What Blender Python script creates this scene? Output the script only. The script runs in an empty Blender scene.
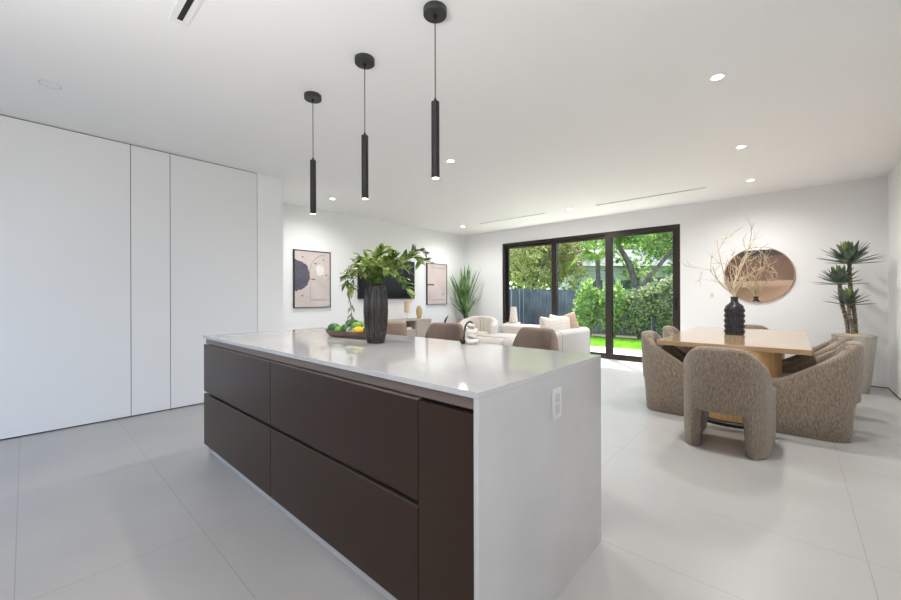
import bpy, bmesh, math, random
from mathutils import Vector, Matrix, Euler
C = bpy.context.scene.collection
PI = math.pi
# ---------------------------------------------------------------- camera
cd = bpy.data.cameras.new('camera'); cam = bpy.data.objects.new('camera', cd); C.objects.link(cam)
cd.sensor_width = 36; cd.lens = 381.66 / 901 * 36; cd.shift_y = -2.92 / 901; cd.clip_start = .02; cd.clip_end = 200
cam.matrix_world = Matrix.Translation((0, 0, 1.22)) @ (Matrix.Rotation(.7305, 4, 'Z') @ Matrix.Rotation(PI / 2, 4, 'X') @ Matrix.Rotation(-.0028, 4, 'Z'))
bpy.context.scene.camera = cam
# ---------------------------------------------------------------- world, sun, exposure
vs = bpy.context.scene.view_settings
vs.view_transform = 'Standard'; vs.look = 'None'; vs.gamma = 1; vs.use_curve_mapping = False
vs.exposure = 1.0
W = bpy.data.worlds.new('sky'); bpy.context.scene.world = W; W.use_nodes = True
wn = W.node_tree.nodes; wl = W.node_tree.links
sky = wn.new('ShaderNodeTexSky'); sky.sky_type = 'NISHITA'; sky.sun_disc = False
sky.sun_elevation = math.radians(58); sky.sun_rotation = math.radians(-40); sky.dust_density = 2.5; sky.air_density = .8
wl.new(sky.outputs[0], wn['Background'].inputs[0]); wn['Background'].inputs[1].default_value = .42
def lamp(name, kind, loc, energy, color=(1, 1, 1), rot=None, **kw):
    l = bpy.data.lights.new(name, kind); o = bpy.data.objects.new(name, l); C.objects.link(o)
    o.location = loc; l.energy = energy; l.color = color
    for k, v in kw.items(): setattr(l, k, v)
    if rot is not None: o.rotation_euler = rot
    return o
sd = Vector((-.64 * .52, .77 * .52, .85)).normalized()
sun = lamp('sun', 'SUN', (0, 20, 20), 5.0, (1, .95, .86), angle=.012)
sun.rotation_euler = sd.to_track_quat('Z', 'Y').to_euler()
# added fill lamp at the made-up rear opening (behind the camera)
lamp('rear_fill', 'AREA', (-3.6, -1.75, 1.35), 3, (.97, .98, 1), (PI / 2, 0, 0), shape='RECTANGLE', size=2.4, size_y=2.2)

# added up-facing fill lamp, brightens the ceiling from behind the camera
lamp('ceiling_fill', 'AREA', (-.9, -.7, 1.5), 33, (1, .995, .98), (PI, 0, 0), shape='RECTANGLE', size=1.8, size_y=.6)
# added fill lamp at the invented right-wall window, behind the camera
lamp('side_fill', 'AREA', (.92, -.75, 1.6), 14, (1, .99, .975), (PI / 2, 0, PI / 2), shape='RECTANGLE', size=.9, size_y=1.3)
# ---------------------------------------------------------------- materials
def mat(name, col, rough=.5, metal=0, col2=None, scale=8, stretch=None, bump=0, bscale=None, spec=None, detail=4, emis=None, estr=0, contrast=(.35, .65), coat=0, sheen=0, trans=0):
    m = bpy.data.materials.new(name); m.use_nodes = True
    n = m.node_tree.nodes; l = m.node_tree.links; b = n['Principled BSDF']
    b.inputs['Base Color'].default_value = (*col, 1); b.inputs['Roughness'].default_value = rough; b.inputs['Metallic'].default_value = metal
    if spec is not None: b.inputs['Specular IOR Level'].default_value = spec
    if coat: b.inputs['Coat Weight'].default_value = coat; b.inputs['Coat Roughness'].default_value = .05
    if sheen: b.inputs['Sheen Weight'].default_value = sheen
    if emis: b.inputs['Emission Color'].default_value = (*emis, 1); b.inputs['Emission Strength'].default_value = estr
    tc = n.new('ShaderNodeTexCoord'); mp = n.new('ShaderNodeMapping'); l.new(tc.outputs['Object'], mp.inputs[0])
    if stretch: mp.inputs['Scale'].default_value = stretch
    if col2:
        t = n.new('ShaderNodeTexNoise'); t.inputs['Scale'].default_value = scale; t.inputs['Detail'].default_value = detail
        l.new(mp.outputs[0], t.inputs['Vector'])
        r = n.new('ShaderNodeValToRGB'); r.color_ramp.elements[0].position = contrast[0]; r.color_ramp.elements[1].position = contrast[1]
        r.color_ramp.elements[0].color = (*col, 1); r.color_ramp.elements[1].color = (*col2, 1)
        l.new(t.outputs['Fac'], r.inputs[0]); l.new(r.outputs[0], b.inputs['Base Color'])
    if bump:
        t2 = n.new('ShaderNodeTexNoise'); t2.inputs['Scale'].default_value = bscale or scale; t2.inputs['Detail'].default_value = 3
        l.new(mp.outputs[0], t2.inputs['Vector'])
        bp = n.new('ShaderNodeBump'); bp.inputs['Strength'].default_value = bump; bp.inputs['Distance'].default_value = .01
        l.new(t2.outputs['Fac'], bp.inputs['Height']); l.new(bp.outputs[0], b.inputs['Normal'])
    if trans:
        tr = n.new('ShaderNodeBsdfTranslucent'); mx = n.new('ShaderNodeMixShader'); mx.inputs[0].default_value = trans
        src = b.inputs['Base Color'].links[0].from_socket if b.inputs['Base Color'].is_linked else None
        if src: l.new(src, tr.inputs[0])
        else: tr.inputs[0].default_value = (*col, 1)
        out = n['Material Output']; l.new(b.outputs[0], mx.inputs[1]); l.new(tr.outputs[0], mx.inputs[2]); l.new(mx.outputs[0], out.inputs[0])
    return m
M = {}
M['wall'] = mat('painted_wall', (.87, .875, .88), .65, bump=.02, bscale=150)
M['ceiling'] = mat('painted_ceiling', (.91, .91, .91), .7, bump=.02, bscale=150)
M['panel'] = mat('lacquered_panel', (.80, .81, .825), .42)
M['dark_gap'] = mat('shadow_gap', (.018, .018, .019), .8)
M['black'] = mat('black_metal', (.010, .009, .009), .45)
M['black_matte'] = mat('black_canopy', (.03, .03, .03), .45)
M['frame'] = mat('bronze_frame', (.035, .027, .023), .38, metal=.4)
M['quartz'] = mat('white_quartz', (.53, .53, .535), .07, col2=(.57, .57, .575), scale=3, spec=.55)
M['drawer'] = mat('dark_drawer', (.028, .0140, .0075), .31, col2=(.037, .0195, .0105), spec=.26, scale=300, bump=.03, bscale=400)
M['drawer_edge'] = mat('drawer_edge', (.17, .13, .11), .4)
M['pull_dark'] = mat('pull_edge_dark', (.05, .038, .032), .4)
M['outlet'] = mat('outlet_plastic', (.70, .70, .70), .35)
M['socket'] = mat('outlet_socket', (.52, .52, .54), .35)
M['toe'] = mat('brushed_plinth', (.62, .61, .6), .4, metal=.3)
M['wood'] = mat('pale_oak', (.50, .36, .235), .35, col2=(.60, .45, .31), scale=5, stretch=(14, 1.2, 14), bump=.03, bscale=20)
M['table'] = mat('honey_travertine_wood', (.40, .26, .145), .14, col2=(.48, .345, .22), scale=2.5, stretch=(1, 5, 1), detail=8, coat=.3)
M['drum'] = mat('table_drum_wood', (.50, .29, .12), .3, col2=(.60, .39, .18), scale=6, stretch=(8, 8, .6))
M['console'] = mat('washed_oak', (.46, .385, .315), .5, col2=(.54, .46, .385), scale=6, stretch=(2, 2, 14))
M['chenille'] = mat('beige_chenille', (.155, .112, .078), .95, col2=(.36, .295, .23), scale=95, stretch=(1.5, 1.5, .38), bump=.5, bscale=150, detail=6, contrast=(.30, .72), sheen=.3)
M['cream'] = mat('cream_boucle', (.58, .53, .475), .95, col2=(.67, .62, .565), scale=60, bump=.4, bscale=140, sheen=.2)
M['sofa'] = mat('off_white_linen', (.52, .49, .45), .95, col2=(.59, .565, .53), scale=90, bump=.2, bscale=200)
M['piping'] = mat('grey_piping', (.42, .39, .36), .9)
M['stool'] = mat('brown_leather', (.235, .165, .12), .5, col2=(.28, .20, .15), scale=12, bump=.08, bscale=90)
M['cushion_a'] = mat('ivory_cushion', (.74, .69, .62), .95, col2=(.60, .53, .46), scale=35, bump=.4, bscale=120)
M['cushion_b'] = mat('tan_cushion', (.42, .30, .22), .95, col2=(.50, .37, .28), scale=30, bump=.4, bscale=120)
M['vase_black'] = mat('black_ribbed_ceramic', (.008, .007, .0075), .27, col2=(.028, .022, .021), scale=7, stretch=(6, 6, 1), spec=.6)
M['vase_matte'] = mat('matte_black_ceramic', (.020, .019, .021), .33)
M['leaf'] = mat('bouquet_leaf', (.03, .10, .02), .35, col2=(.44, .55, .16), scale=22, trans=.38)
M['leaf_grey'] = mat('bouquet_leaf_greyed', (.10, .14, .07), .5, col2=(.26, .32, .18), scale=9, trans=.15)
M['stem'] = mat('green_stem', (.12, .14, .05), .6)
M['twig'] = mat('dry_twig', (.30, .23, .15), .8, col2=(.72, .62, .42), scale=5)
M['yucca'] = mat('yucca_leaf', (.075, .115, .09), .4, col2=(.22, .27, .20), scale=10, trans=.1)
M['yucca_y'] = mat('yucca_leaf_young', (.30, .38, .06), .45, trans=.2)
M['dracaena'] = mat('dracaena_leaf', (.06, .18, .05), .4, col2=(.34, .50, .22), scale=6, trans=.2)
M['trunk'] = mat('yucca_stem_bark', (.30, .26, .19), .9, col2=(.10, .08, .055), scale=16, stretch=(1, 1, 3), bump=.5, bscale=40)
M['planter'] = mat('ivory_planter', (.50, .465, .395), .7, col2=(.56, .52, .45), scale=20)
M['terracotta'] = mat('blush_pot', (.62, .42, .33), .7)
M['moss'] = mat('potting_moss', (.42, .30, .18), .95, col2=(.62, .50, .34), scale=60, bump=.8, bscale=80)
M['bowl'] = mat('dark_wood_bowl', (.075, .045, .032), .5, col2=(.16, .105, .08), scale=9, stretch=(1, 1, 8), bump=.2, bscale=30)
M['avocado'] = mat('avocado_skin', (.015, .09, .022), .3, col2=(.03, .15, .03), scale=30, bump=.2, bscale=90)
M['lime'] = mat('lime_skin', (.12, .33, .03), .3, col2=(.22, .42, .05), scale=12, bump=.1, bscale=120)
M['lemon'] = mat('lemon_skin', (.90, .56, .02), .35, bump=.1, bscale=120)
M['fruit_pale'] = mat('pale_garlic', (.55, .62, .55), .5)
M['white_ceramic'] = mat('white_ceramic', (.78, .75, .70), .35)
M['bead'] = mat('black_bead', (.01, .01, .01), .35)
M['plate'] = mat('white_plastic', (.85, .85, .84), .3)
M['plate_grey'] = mat('switch_rocker', (.62, .62, .64), .35)
M['tv'] = mat('tv_screen', (.003, .004, .005), .14, spec=.25)
M['gold'] = mat('straw_gold_pot', (.55, .38, .17), .6, col2=(.68, .50, .26), scale=30, stretch=(1, 1, 5), bump=.3, bscale=80)
M['amber'] = mat('peach_candle', (.72, .47, .30), .5, col2=(.80, .60, .42), scale=12)
M['brick_col'] = mat('rear_wood', (.045, .025, .018), .4, col2=(.085, .048, .034), scale=4, stretch=(9, 9, .6))
M['beige_stone'] = mat('beige_backsplash', (.50, .35, .26), .4)
M['fence'] = mat('slate_blue_fence', (.105, .112, .12), .6, col2=(.20, .205, .21), scale=3, stretch=(1, 6, .5))
M['sunlit_strip'] = mat('sunlit_edge_paint', (.42, .45, .48), .7)  # pale colour stands for sun on the board edges
M['paving'] = mat('pale_patio_stone', (.72, .70, .66), .8, col2=(.78, .76, .72), scale=4)
M['lawn'] = mat('lawn_turf', (.10, .26, .02), .9, col2=(.22, .42, .04), scale=4)
M['grass'] = mat('grass_blades', (.16, .42, .02), .6, col2=(.38, .62, .06), scale=3, trans=.4)
M['soil'] = mat('soil', (.05, .045, .03), .95, col2=(.09, .08, .05), scale=6)
M['bark'] = mat('tree_bark', (.10, .075, .058), .95, col2=(.27, .22, .175), scale=9, stretch=(1, 1, .4), bump=.5, bscale=18)
M['house'] = mat('pale_siding', (.74, .78, .86), .7)
M['roof'] = mat('grey_roof', (.17, .19, .21), .8, col2=(.25, .27, .29), scale=12)
M['windowglass'] = mat('dark_window', (.1, .13, .16), .1)
def leafmat(name, a, b, c, t=.4, sc=7):
    m = mat(name, a, .5, col2=b, scale=sc, trans=t)
    r = [x for x in m.node_tree.nodes if x.type == 'VALTORGB'][0]; e = r.color_ramp.elements.new(.5); e.color = (*c, 1)
    return m
M['foliage_olive'] = leafmat('sea_grape_leaves', (.08, .14, .035), (.88, .62, .42), (.42, .48, .14), sc=11)
M['foliage_green'] = leafmat('green_leaves', (.03, .11, .03), (.60, .64, .22), (.16, .32, .07), sc=11)
M['foliage_lime'] = leafmat('lime_leaves', (.07, .22, .04), (.62, .66, .24), (.24, .42, .09), sc=11)
M['foliage_hedge'] = leafmat('hedge_leaves', (.03, .075, .035), (.56, .50, .30), (.19, .30, .10), sc=14)
M['foliage_dark'] = leafmat('dark_leaves', (.04, .12, .03), (.2, .30, .1), (.09, .2, .05), sc=2)
def glowmat(name, c, s):
    return mat(name, (.9, .9, .9), .5, emis=c, estr=s)
M['glow'] = glowmat('downlight_glow', (1, .95, .86), 14)
M['glow_warm'] = glowmat('pendant_glow', (1, .80, .5), 7)
M['glow_dim'] = glowmat('downlight_dim', (1, .97, .92), .35)
# thin clear glass for the patio door
g = bpy.data.materials.new('clear_glass'); g.use_nodes = True; n = g.node_tree.nodes; l = g.node_tree.links
n.remove(n['Principled BSDF']); tr = n.new('ShaderNodeBsdfTransparent'); tr.inputs[0].default_value = (.95, .97, .97, 1)
gl = n.new('ShaderNodeBsdfGlossy'); gl.inputs['Roughness'].default_value = .01; fr = n.new('ShaderNodeFresnel'); fr.inputs[0].default_value = 1.3
mx = n.new('ShaderNodeMixShader'); ge = n.new('ShaderNodeNewGeometry'); mm = n.new('ShaderNodeMath'); mm.operation = 'SUBTRACT'; mm.use_clamp = True; l.new(fr.outputs[0], mm.inputs[0]); l.new(ge.outputs['Backfacing'], mm.inputs[1]); l.new(mm.outputs[0], mx.inputs[0]); l.new(tr.outputs[0], mx.inputs[1]); l.new(gl.outputs[0], mx.inputs[2]); l.new(mx.outputs[0], n['Material Output'].inputs[0])
M['glass'] = g
M['mirror'] = mat('bronze_mirror_glass', (.88, .83, .78), .02, metal=1)
M['copper'] = mat('copper_rim', (.55, .36, .25), .35, metal=.8)
# floor: large porcelain tiles, hairline joints
def floor_mat():
    m = mat('porcelain_tile', (.40, .393, .382), .34, col2=(.445, .437, .425), scale=1.3, detail=9, spec=.45)
    n = m.node_tree.nodes; l = m.node_tree.links; b = n['Principled BSDF']
    tc = n.new('ShaderNodeTexCoord'); mp = n.new('ShaderNodeMapping'); mp.inputs['Location'].default_value = (1.02, .03, 0)
    l.new(tc.outputs['Object'], mp.inputs[0])
    br = n.new('ShaderNodeTexBrick'); br.offset = 0; br.squash = 1; br.inputs['Scale'].default_value = 1
    br.inputs['Brick Width'].default_value = 1.275; br.inputs['Row Height'].default_value = .652
    br.inputs['Mortar Size'].default_value = .0022; br.inputs['Mortar Smooth'].default_value = 0
    br.inputs['Color1'].default_value = br.inputs['Color2'].default_value = (0, 0, 0, 1); br.inputs['Mortar'].default_value = (1, 1, 1, 1)
    l.new(mp.outputs[0], br.inputs['Vector'])
    mix = n.new('ShaderNodeMix'); mix.data_type = 'RGBA'
    src = b.inputs['Base Color'].links[0].from_socket
    l.new(br.outputs['Color'], mix.inputs[0]); l.new(src, mix.inputs[6]); mix.inputs[7].default_value = (.32, .31, .30, 1)
    l.new(mix.outputs[2], b.inputs['Base Color'])
    return m
M['floor'] = floor_mat()
def siding():
    m = M['house']; n = m.node_tree.nodes; l = m.node_tree.links
    w = n.new('ShaderNodeTexWave'); w.bands_direction = 'Z'; w.inputs['Scale'].default_value = 1.6
    tc = n.new('ShaderNodeTexCoord'); l.new(tc.outputs['Object'], w.inputs['Vector'])
    r = n.new('ShaderNodeValToRGB'); r.color_ramp.elements[0].color = (.70, .64, .80, 1); r.color_ramp.elements[1].color = (.88, .80, .97, 1); r.color_ramp.elements[1].position = .3
    l.new(w.outputs['Fac'], r.inputs[0]); l.new(r.outputs[0], n['Principled BSDF'].inputs['Base Color'])
siding()

# ---------------------------------------------------------------- mesh helpers
def obj(name, bm, m, parent=None, smooth=False, angle=None, sub=0, bevel=0):
    me = bpy.data.meshes.new(name)
    if isinstance(bm, tuple): me.from_pydata(bm[0], [], bm[1])
    else:
        bmesh.ops.recalc_face_normals(bm, faces=bm.faces); bm.to_mesh(me); bm.free()
    ms = m if isinstance(m, (list, tuple)) else [m]
    for x in ms: me.materials.append(M[x] if isinstance(x, str) else x)
    o = bpy.data.objects.new(name, me); C.objects.link(o)
    if parent: o.parent = parent
    if smooth:
        me.polygons.foreach_set('use_smooth', [True] * len(me.polygons))
        if angle: me.set_sharp_from_angle(angle=angle)
    if bevel:
        b = o.modifiers.new('bevel', 'BEVEL'); b.width = bevel; b.segments = 3; b.limit_method = 'ANGLE'; b.angle_limit = .7
    if sub:
        s = o.modifiers.new('subd', 'SUBSURF'); s.levels = sub; s.render_levels = sub
    return o
def BM(): return bmesh.new()
def box(bm, x0, x1, y0, y1, z0, z1, mtx=None, mi=0):
    v = [bm.verts.new((x, y, z)) for z in (z0, z1) for y in (y0, y1) for x in (x0, x1)]
    for f in ((0, 1, 3, 2), (4, 6, 7, 5), (0, 4, 5, 1), (2, 3, 7, 6), (0, 2, 6, 4), (1, 5, 7, 3)):
        fc = bm.faces.new([v[i] for i in f]); fc.material_index = mi
    if mtx is not None: bmesh.ops.transform(bm, matrix=mtx, verts=v)
    return v
def boxbm(*a, **k): b = BM(); box(b, *a, **k); return b
def lathe(bm, prof, seg=32, c=(0, 0, 0), rfun=None, cap=True):
    rings = []
    for r, z in prof:
        ring = []
        for i in range(seg):
            a = 2 * PI * i / seg; rr = r * (rfun(a, z) if rfun else 1)
            ring.append(bm.verts.new((c[0] + rr * math.cos(a), c[1] + rr * math.sin(a), c[2] + z)))
        rings.append(ring)
    for p, q in zip(rings, rings[1:]):
        for i in range(seg): bm.faces.new((p[i], p[(i + 1) % seg], q[(i + 1) % seg], q[i]))
    if cap: bm.faces.new(rings[0][::-1]); bm.faces.new(rings[-1])
    return rings
def tube(bm, pts, rad, seg=8):
    pts = [Vector(p) for p in pts]; N = len(pts)
    rads = rad if isinstance(rad, (list, tuple)) else [rad] * N
    t0 = (pts[1] - pts[0]).normalized(); up = Vector((0, 0, 1)) if abs(t0.z) < .9 else Vector((1, 0, 0))
    nrm = t0.cross(up).normalized(); rings = []
    for i, p in enumerate(pts):
        t = (pts[min(i + 1, N - 1)] - pts[max(i - 1, 0)]).normalized()
        nrm = (nrm - t * nrm.dot(t)).normalized(); bi = t.cross(nrm)
        rings.append([bm.verts.new(p + (nrm * math.cos(2 * PI * k / seg) + bi * math.sin(2 * PI * k / seg)) * rads[i]) for k in range(seg)])
    for p, q in zip(rings, rings[1:]):
        for k in range(seg): bm.faces.new((p[k], p[(k + 1) % seg], q[(k + 1) % seg], q[k]))
    bm.faces.new(rings[0][::-1]); bm.faces.new(rings[-1])
def ball(bm, c, r, s=(1, 1, 1), seg=16, rot=None):
    mtx = Matrix.Translation(c) @ (rot.to_matrix().to_4x4() if rot else Matrix()) @ Matrix.Diagonal((r * s[0], r * s[1], r * s[2], 1))
    bmesh.ops.create_uvsphere(bm, u_segments=seg, v_segments=max(6, seg // 2), radius=1, matrix=mtx)
def thing(name, label, cat, loc=(0, 0, 0), rz=0, group=None, kind=None):
    o = bpy.data.objects.new(name, None); C.objects.link(o); o.empty_display_size = .1
    o.location = loc; o.rotation_euler = (0, 0, rz)
    return tag(o, label, cat, group, kind)
def tag(o, label=None, cat=None, group=None, kind=None):
    if label: o['label'] = label
    if cat: o['category'] = cat
    if group: o['group'] = group
    if kind: o['kind'] = kind
    return o
def struct(name, bm, m, label=None, cat=None, **k):
    return tag(obj(name, bm, m, **k), label, cat, kind='structure')
def dup(root, loc, rz, label, group=None):
    r = root.copy(); C.objects.link(r); r.location = loc; r.rotation_euler = (0, 0, rz); r['label'] = label
    if group: r['group'] = group
    for ch in list(root.children):
        c = ch.copy(); C.objects.link(c); c.parent = r
        for g2 in list(ch.children):
            d = g2.copy(); C.objects.link(d); d.parent = c
    return r

# ================================================================ SETTING
H = 2.80; PX = -5.05; TX = -6.32; RX = .9417; BY = 7.5965; RY = -1.85
struct('floor', boxbm(TX - .2, RX + .2, RY - .2, BY + .02, -.12, 0), 'floor', 'pale greige large format tile floor of the open room', 'floor')
struct('ceiling', boxbm(TX - .2, RX + .2, RY - .2, BY + .25, H, H + .15), 'ceiling', 'smooth white flat ceiling of the whole room', 'ceiling')
# panelled wall on the left: plaster core, then flush lacquered leaves standing 4 mm apart
struct('wall_left', boxbm(TX - .2, PX - .02, RY - .2, 2.30, 0, H), 'wall', 'white wall block ending in the corner beside the tall flush panels', 'wall')
struct('trim_1', boxbm(PX - .02, PX - .012, RY, 1.975, 0.001, H - .001), 'dark_gap', 'dark backing seen in the thin joints between the white panels', 'trim')
pl = [(RY + .01, -.9), (-.9, .7285), (.7285, 1.062), (1.062, 1.970)]
labs = ['tall white flush panel nearest the camera, out of frame', 'widest tall white flush panel at the left edge of the photo', 'narrow tall white flush panel between two wide ones', 'tall white flush panel nearest the framed pictures']
for i, (a, b) in enumerate(pl):
    struct('door_%d' % (i + 2), boxbm(PX - .012, PX, a + .003, b - .003, .012, H - .009), 'panel', labs[i], 'panel', bevel=.001)
struct('trim_2', boxbm(PX - .02, PX, 1.972, 2.30, 0, H), 'wall', 'narrow white wall strip between last flush panel and corner', 'trim')
struct('wall_television', boxbm(TX - .15, TX, 2.30, BY + .25, 0, H), 'wall', 'white wall holding the television and two framed prints', 'wall')
# back wall with the door opening
DX0, DX1, DH = -5.15, -1.45, 2.485
bm = BM()
box(bm, TX - .15, DX0, BY, BY + .25, 0, H); box(bm, DX1, RX + .2, BY, BY + .25, 0, H); box(bm, DX0, DX1, BY, BY + .25, DH, H)
struct('wall_back', bm, 'wall', 'white back wall around the sliding glass doors and mirror', 'wall')
bm = BM(); box(bm, RX, RX + .2, RY, -1.2, 0, H); box(bm, RX, RX + .2, -.3, BY, 0, H); box(bm, RX, RX + .2, -1.2, -.3, 0, .95); box(bm, RX, RX + .2, -1.2, -.3, 2.25, H)
struct('wall_right', bm, 'wall', 'white side wall right of the tall potted yucca', 'wall')
# shadow-gap skirtings
struct('baseboard_back', boxbm(DX1, RX - .002, BY - .004, BY, .0, .012), 'dark_gap', 'thin dark shadow line under the back wall', 'baseboard')
struct('baseboard_right', boxbm(RX - .004, RX, RY + .1, BY - .004, .0, .012), 'dark_gap', 'thin dark shadow line under the right wall', 'baseboard')
# rear wall (seen in the mirror only)
bm = BM()
box(bm, TX - .2, -4.85, RY - .2, RY, 0, H); box(bm, -2.35, RX + .2, RY - .2, RY, 0, H); box(bm, -4.85, -2.35, RY - .2, RY, 2.5, H)
struct('wall_rear', bm, 'wall', 'white rear wall behind the kitchen units', 'wall')
w2 = thing('fill_window_1', 'full height glazed opening in the rear kitchen wall', 'window', (-3.6, RY - .1, 0), kind='structure')  # unseen opening, added to go with the rear fill lamp
bm = BM(); box(bm, -1.25, 1.25, -.03, .03, 0, .06); box(bm, -1.25, 1.25, -.03, .03, 2.44, 2.5)
for x in (-1.25, -.03, 1.19): box(bm, x, x + .06, -.03, .03, .06, 2.44)
obj('window_frame', bm, 'frame', w2)
obj('pane', boxbm(-1.19, 1.19, -.005, .005, .06, 2.44), 'glass', w2)

w3 = thing('fill_window_2', 'small kitchen window in the right wall behind the camera', 'window', (RX + .1, -.75, .95), kind='structure')  # unseen window, added to go with the side fill lamp
bm = BM(); box(bm, -.03, .03, -.45, .45, 0, .05); box(bm, -.03, .03, -.45, .45, 1.25, 1.3); box(bm, -.03, .03, -.45, -.4, .05, 1.25); box(bm, -.03, .03, .4, .45, .05, 1.25)
obj('window_frame', bm, 'frame', w3); obj('pane', boxbm(-.005, .005, -.4, .4, .05, 1.25), 'glass', w3)
# ---- sliding glass door: recessed frame, three leaves on their own tracks
sdoor = thing('door_1', 'three-leaf sliding glass patio door in dark bronze frame', 'door', (0, BY, 0), kind='structure')
bm = BM(); y0, y1 = .02, .17
box(bm, DX0, DX0 + .055, y0, y1, 0, DH); box(bm, DX1 - .05, DX1, y0, y1, 0, DH)
box(bm, DX0 + .055, DX1 - .05, y0, y1, DH - .05, DH); box(bm, DX0 + .055, DX1 - .05, y0, y1, 0, .035)
obj('door_frame', bm, 'frame', sdoor, bevel=.003)
for k, (a, b, yy) in enumerate(((DX0 + .055, -3.79, .13), (-3.91, -2.61, .085), (-2.74, DX1 - .05, .04))):
    bm = BM(); s = .075
    box(bm, a, a + (.115 if k else .06), yy - .018, yy + .018, .035, DH - .05); box(bm, b - (.115 if k < 2 else .07), b, yy - .018, yy + .018, .035, DH - .05)
    a2 = a + (.115 if k else .06); b2 = b - (.115 if k < 2 else .07)
    box(bm, a2, b2, yy - .018, yy + .018, .035, .035 + .07); box(bm, a2, b2, yy - .018, yy + .018, DH - .05 - .07, DH - .05)
    lf = obj('door_leaf', bm, 'frame', sdoor, bevel=.003)
    obj('pane', boxbm(a2, b2, yy - .003, yy + .003, .105, DH - .12), 'glass', lf)
    if k == 2:
        bm = BM(); box(bm, b - .045, b - .02, yy - .045, yy - .018, .98, 1.22); obj('handle', bm, 'black', lf, bevel=.004)

# ================================================================ CEILING FITTINGS
dl_lab = {
 (-.40, 3.33): 'round lit ceiling downlight, largest and nearest, right of the pendants',
 (-.40, 5.05): 'lit ceiling downlight second in the row above the dining table',
 (-.42, 6.60): 'lit ceiling downlight nearest the round mirror, right of the long slot',
 (-2.95, 3.30): 'lit ceiling downlight just right of the nearest black pendant',
 (-5.48, 3.29): 'lit ceiling downlight right of the farthest pendant tube',
 (-5.50, 6.55): 'lit ceiling downlight above the corner plant',
 (-2.99, 6.56): 'faint lit ceiling downlight between the two long ceiling slots'}
def downlight(x, y, lab, e=48, ang=150, dim=False):
    t = thing('ceiling_downlight', lab, 'ceiling light', (x, y, H), group='recessed ceiling downlights')
    bm = BM(); prof = [(.036, -.004), (.036, 0), (.048, 0), (.048, -.005), (.036, -.004)]
    lathe(bm, prof, 32, cap=False); obj('trim_ring', bm, 'plate', t, smooth=True, angle=.6)
    bm = BM(); lathe(bm, [(.036, -.003), (.036, 0)], 32); obj('lens', bm, 'glow_dim' if dim else 'glow', t)
    if e:
        lamp('downlight_lamp', 'SPOT', (x, y, H - .03), e, (1, .985, .965), spot_size=math.radians(ang), spot_blend=1, shadow_soft_size=.09)
    return t
for (x, y), lb in dl_lab.items(): downlight(x, y, lb, 48 if x < -5 else (80 if x < -2 else 56), 168)
E_K = 9
for x, y in ((-2.0, -.9), (-.4, -.9)):      # added fill spots behind the camera, without fittings
    lamp('kitchen_fill_spot', 'SPOT', (x, y, H - .03), E_K, (1, .965, .91), spot_size=math.radians(155), spot_blend=.8, shadow_soft_size=.12)
t = thing('ceiling_downlight', 'unlit round ceiling disc above the tall white panels', 'ceiling light', (-4.08, .13, H))
bm = BM(); lathe(bm, [(.055, -.003), (.055, 0), (.062, 0), (.062, -.004), (.055, -.003)], 36, cap=False); obj('trim_ring', bm, 'plate_grey', t, smooth=True, angle=.6)
bm = BM(); lathe(bm, [(.055, -.004), (.055, 0)], 36); obj('lens', bm, 'ceiling', t)
def slot(x0, x1, y0, y1, fr, lab):
    t = thing('linear_air_vent', lab, 'air vent', ((x0 + x1) / 2, (y0 + y1) / 2, H))
    a, b = (x1 - x0) / 2, (y1 - y0) / 2
    bm = BM(); box(bm, -a, a, b - fr, b, -.006, 0); box(bm, -a, a, -b, -b + fr, -.006, 0); box(bm, -a, -a + fr, -b + fr, b - fr, -.006, 0); box(bm, a - fr, a, -b + fr, b - fr, -.006, 0)
    obj('frame', bm, 'plate', t)
    obj('slot', boxbm(-a + fr, a - fr, -b + fr, b - fr, -.002, 0), 'dark_gap', t)
slot(-5.03, -3.47, 6.53, 6.57, .008, 'shorter thin linear ceiling slot nearer the corner plant')
slot(-2.53, -.92, 6.565, 6.61, .008, 'longer thin linear ceiling slot in front of the sliding doors')
slot(-2.62, -1.2, .545, .635, .031, 'white framed linear vent with black slot near the camera')

# pendants
def pendant(x, lab, y=1.507):
    t = thing('pendant_lamp', lab, 'pendant lamp', (x, y, H), group='black tube pendants over the island')
    bm = BM(); lathe(bm, [(0.062, -.034), (.0645, -.031), (.0645, 0)], 40); obj('canopy', bm, 'black_matte', t, smooth=True, angle=.6)
    bm = BM(); lathe(bm, [(.006, -.055), (.0095, -.052), (.0095, -.034)], 16); obj('cord_grip', bm, 'black', t, smooth=True, angle=.6)
    bm = BM(); tube(bm, [(0, 0, -.054), (0, 0, -.492)], .0028, 8); obj('cord', bm, 'black', t, smooth=True)
    bm = BM(); lathe(bm, [(.005, -.488), (.008, -.496), (.008, -.508), (.0225, -.51), (.0225, -.925), (.0205, -.928), (.0205, -.913), (.0, -.913)], 32); obj('tube_shade', bm, 'black', t, smooth=True, angle=.6)
    bm = BM(); lathe(bm, [(.0198, -.926), (.0198, -.915)], 24); obj('lens', bm, 'glow_warm', t)
    lamp('pendant_lamp_light', 'SPOT', (x, y, H - .93), 8, (1, .88, .74), spot_size=math.radians(95), spot_blend=.6, shadow_soft_size=.02)
pendant(-2.788, 'farthest black tube pendant lamp, leftmost over the island')
pendant(-2.108, 'middle black tube pendant lamp above the leafy vase')
pendant(-1.458, 'nearest black tube pendant lamp, rightmost over the island')

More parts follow.
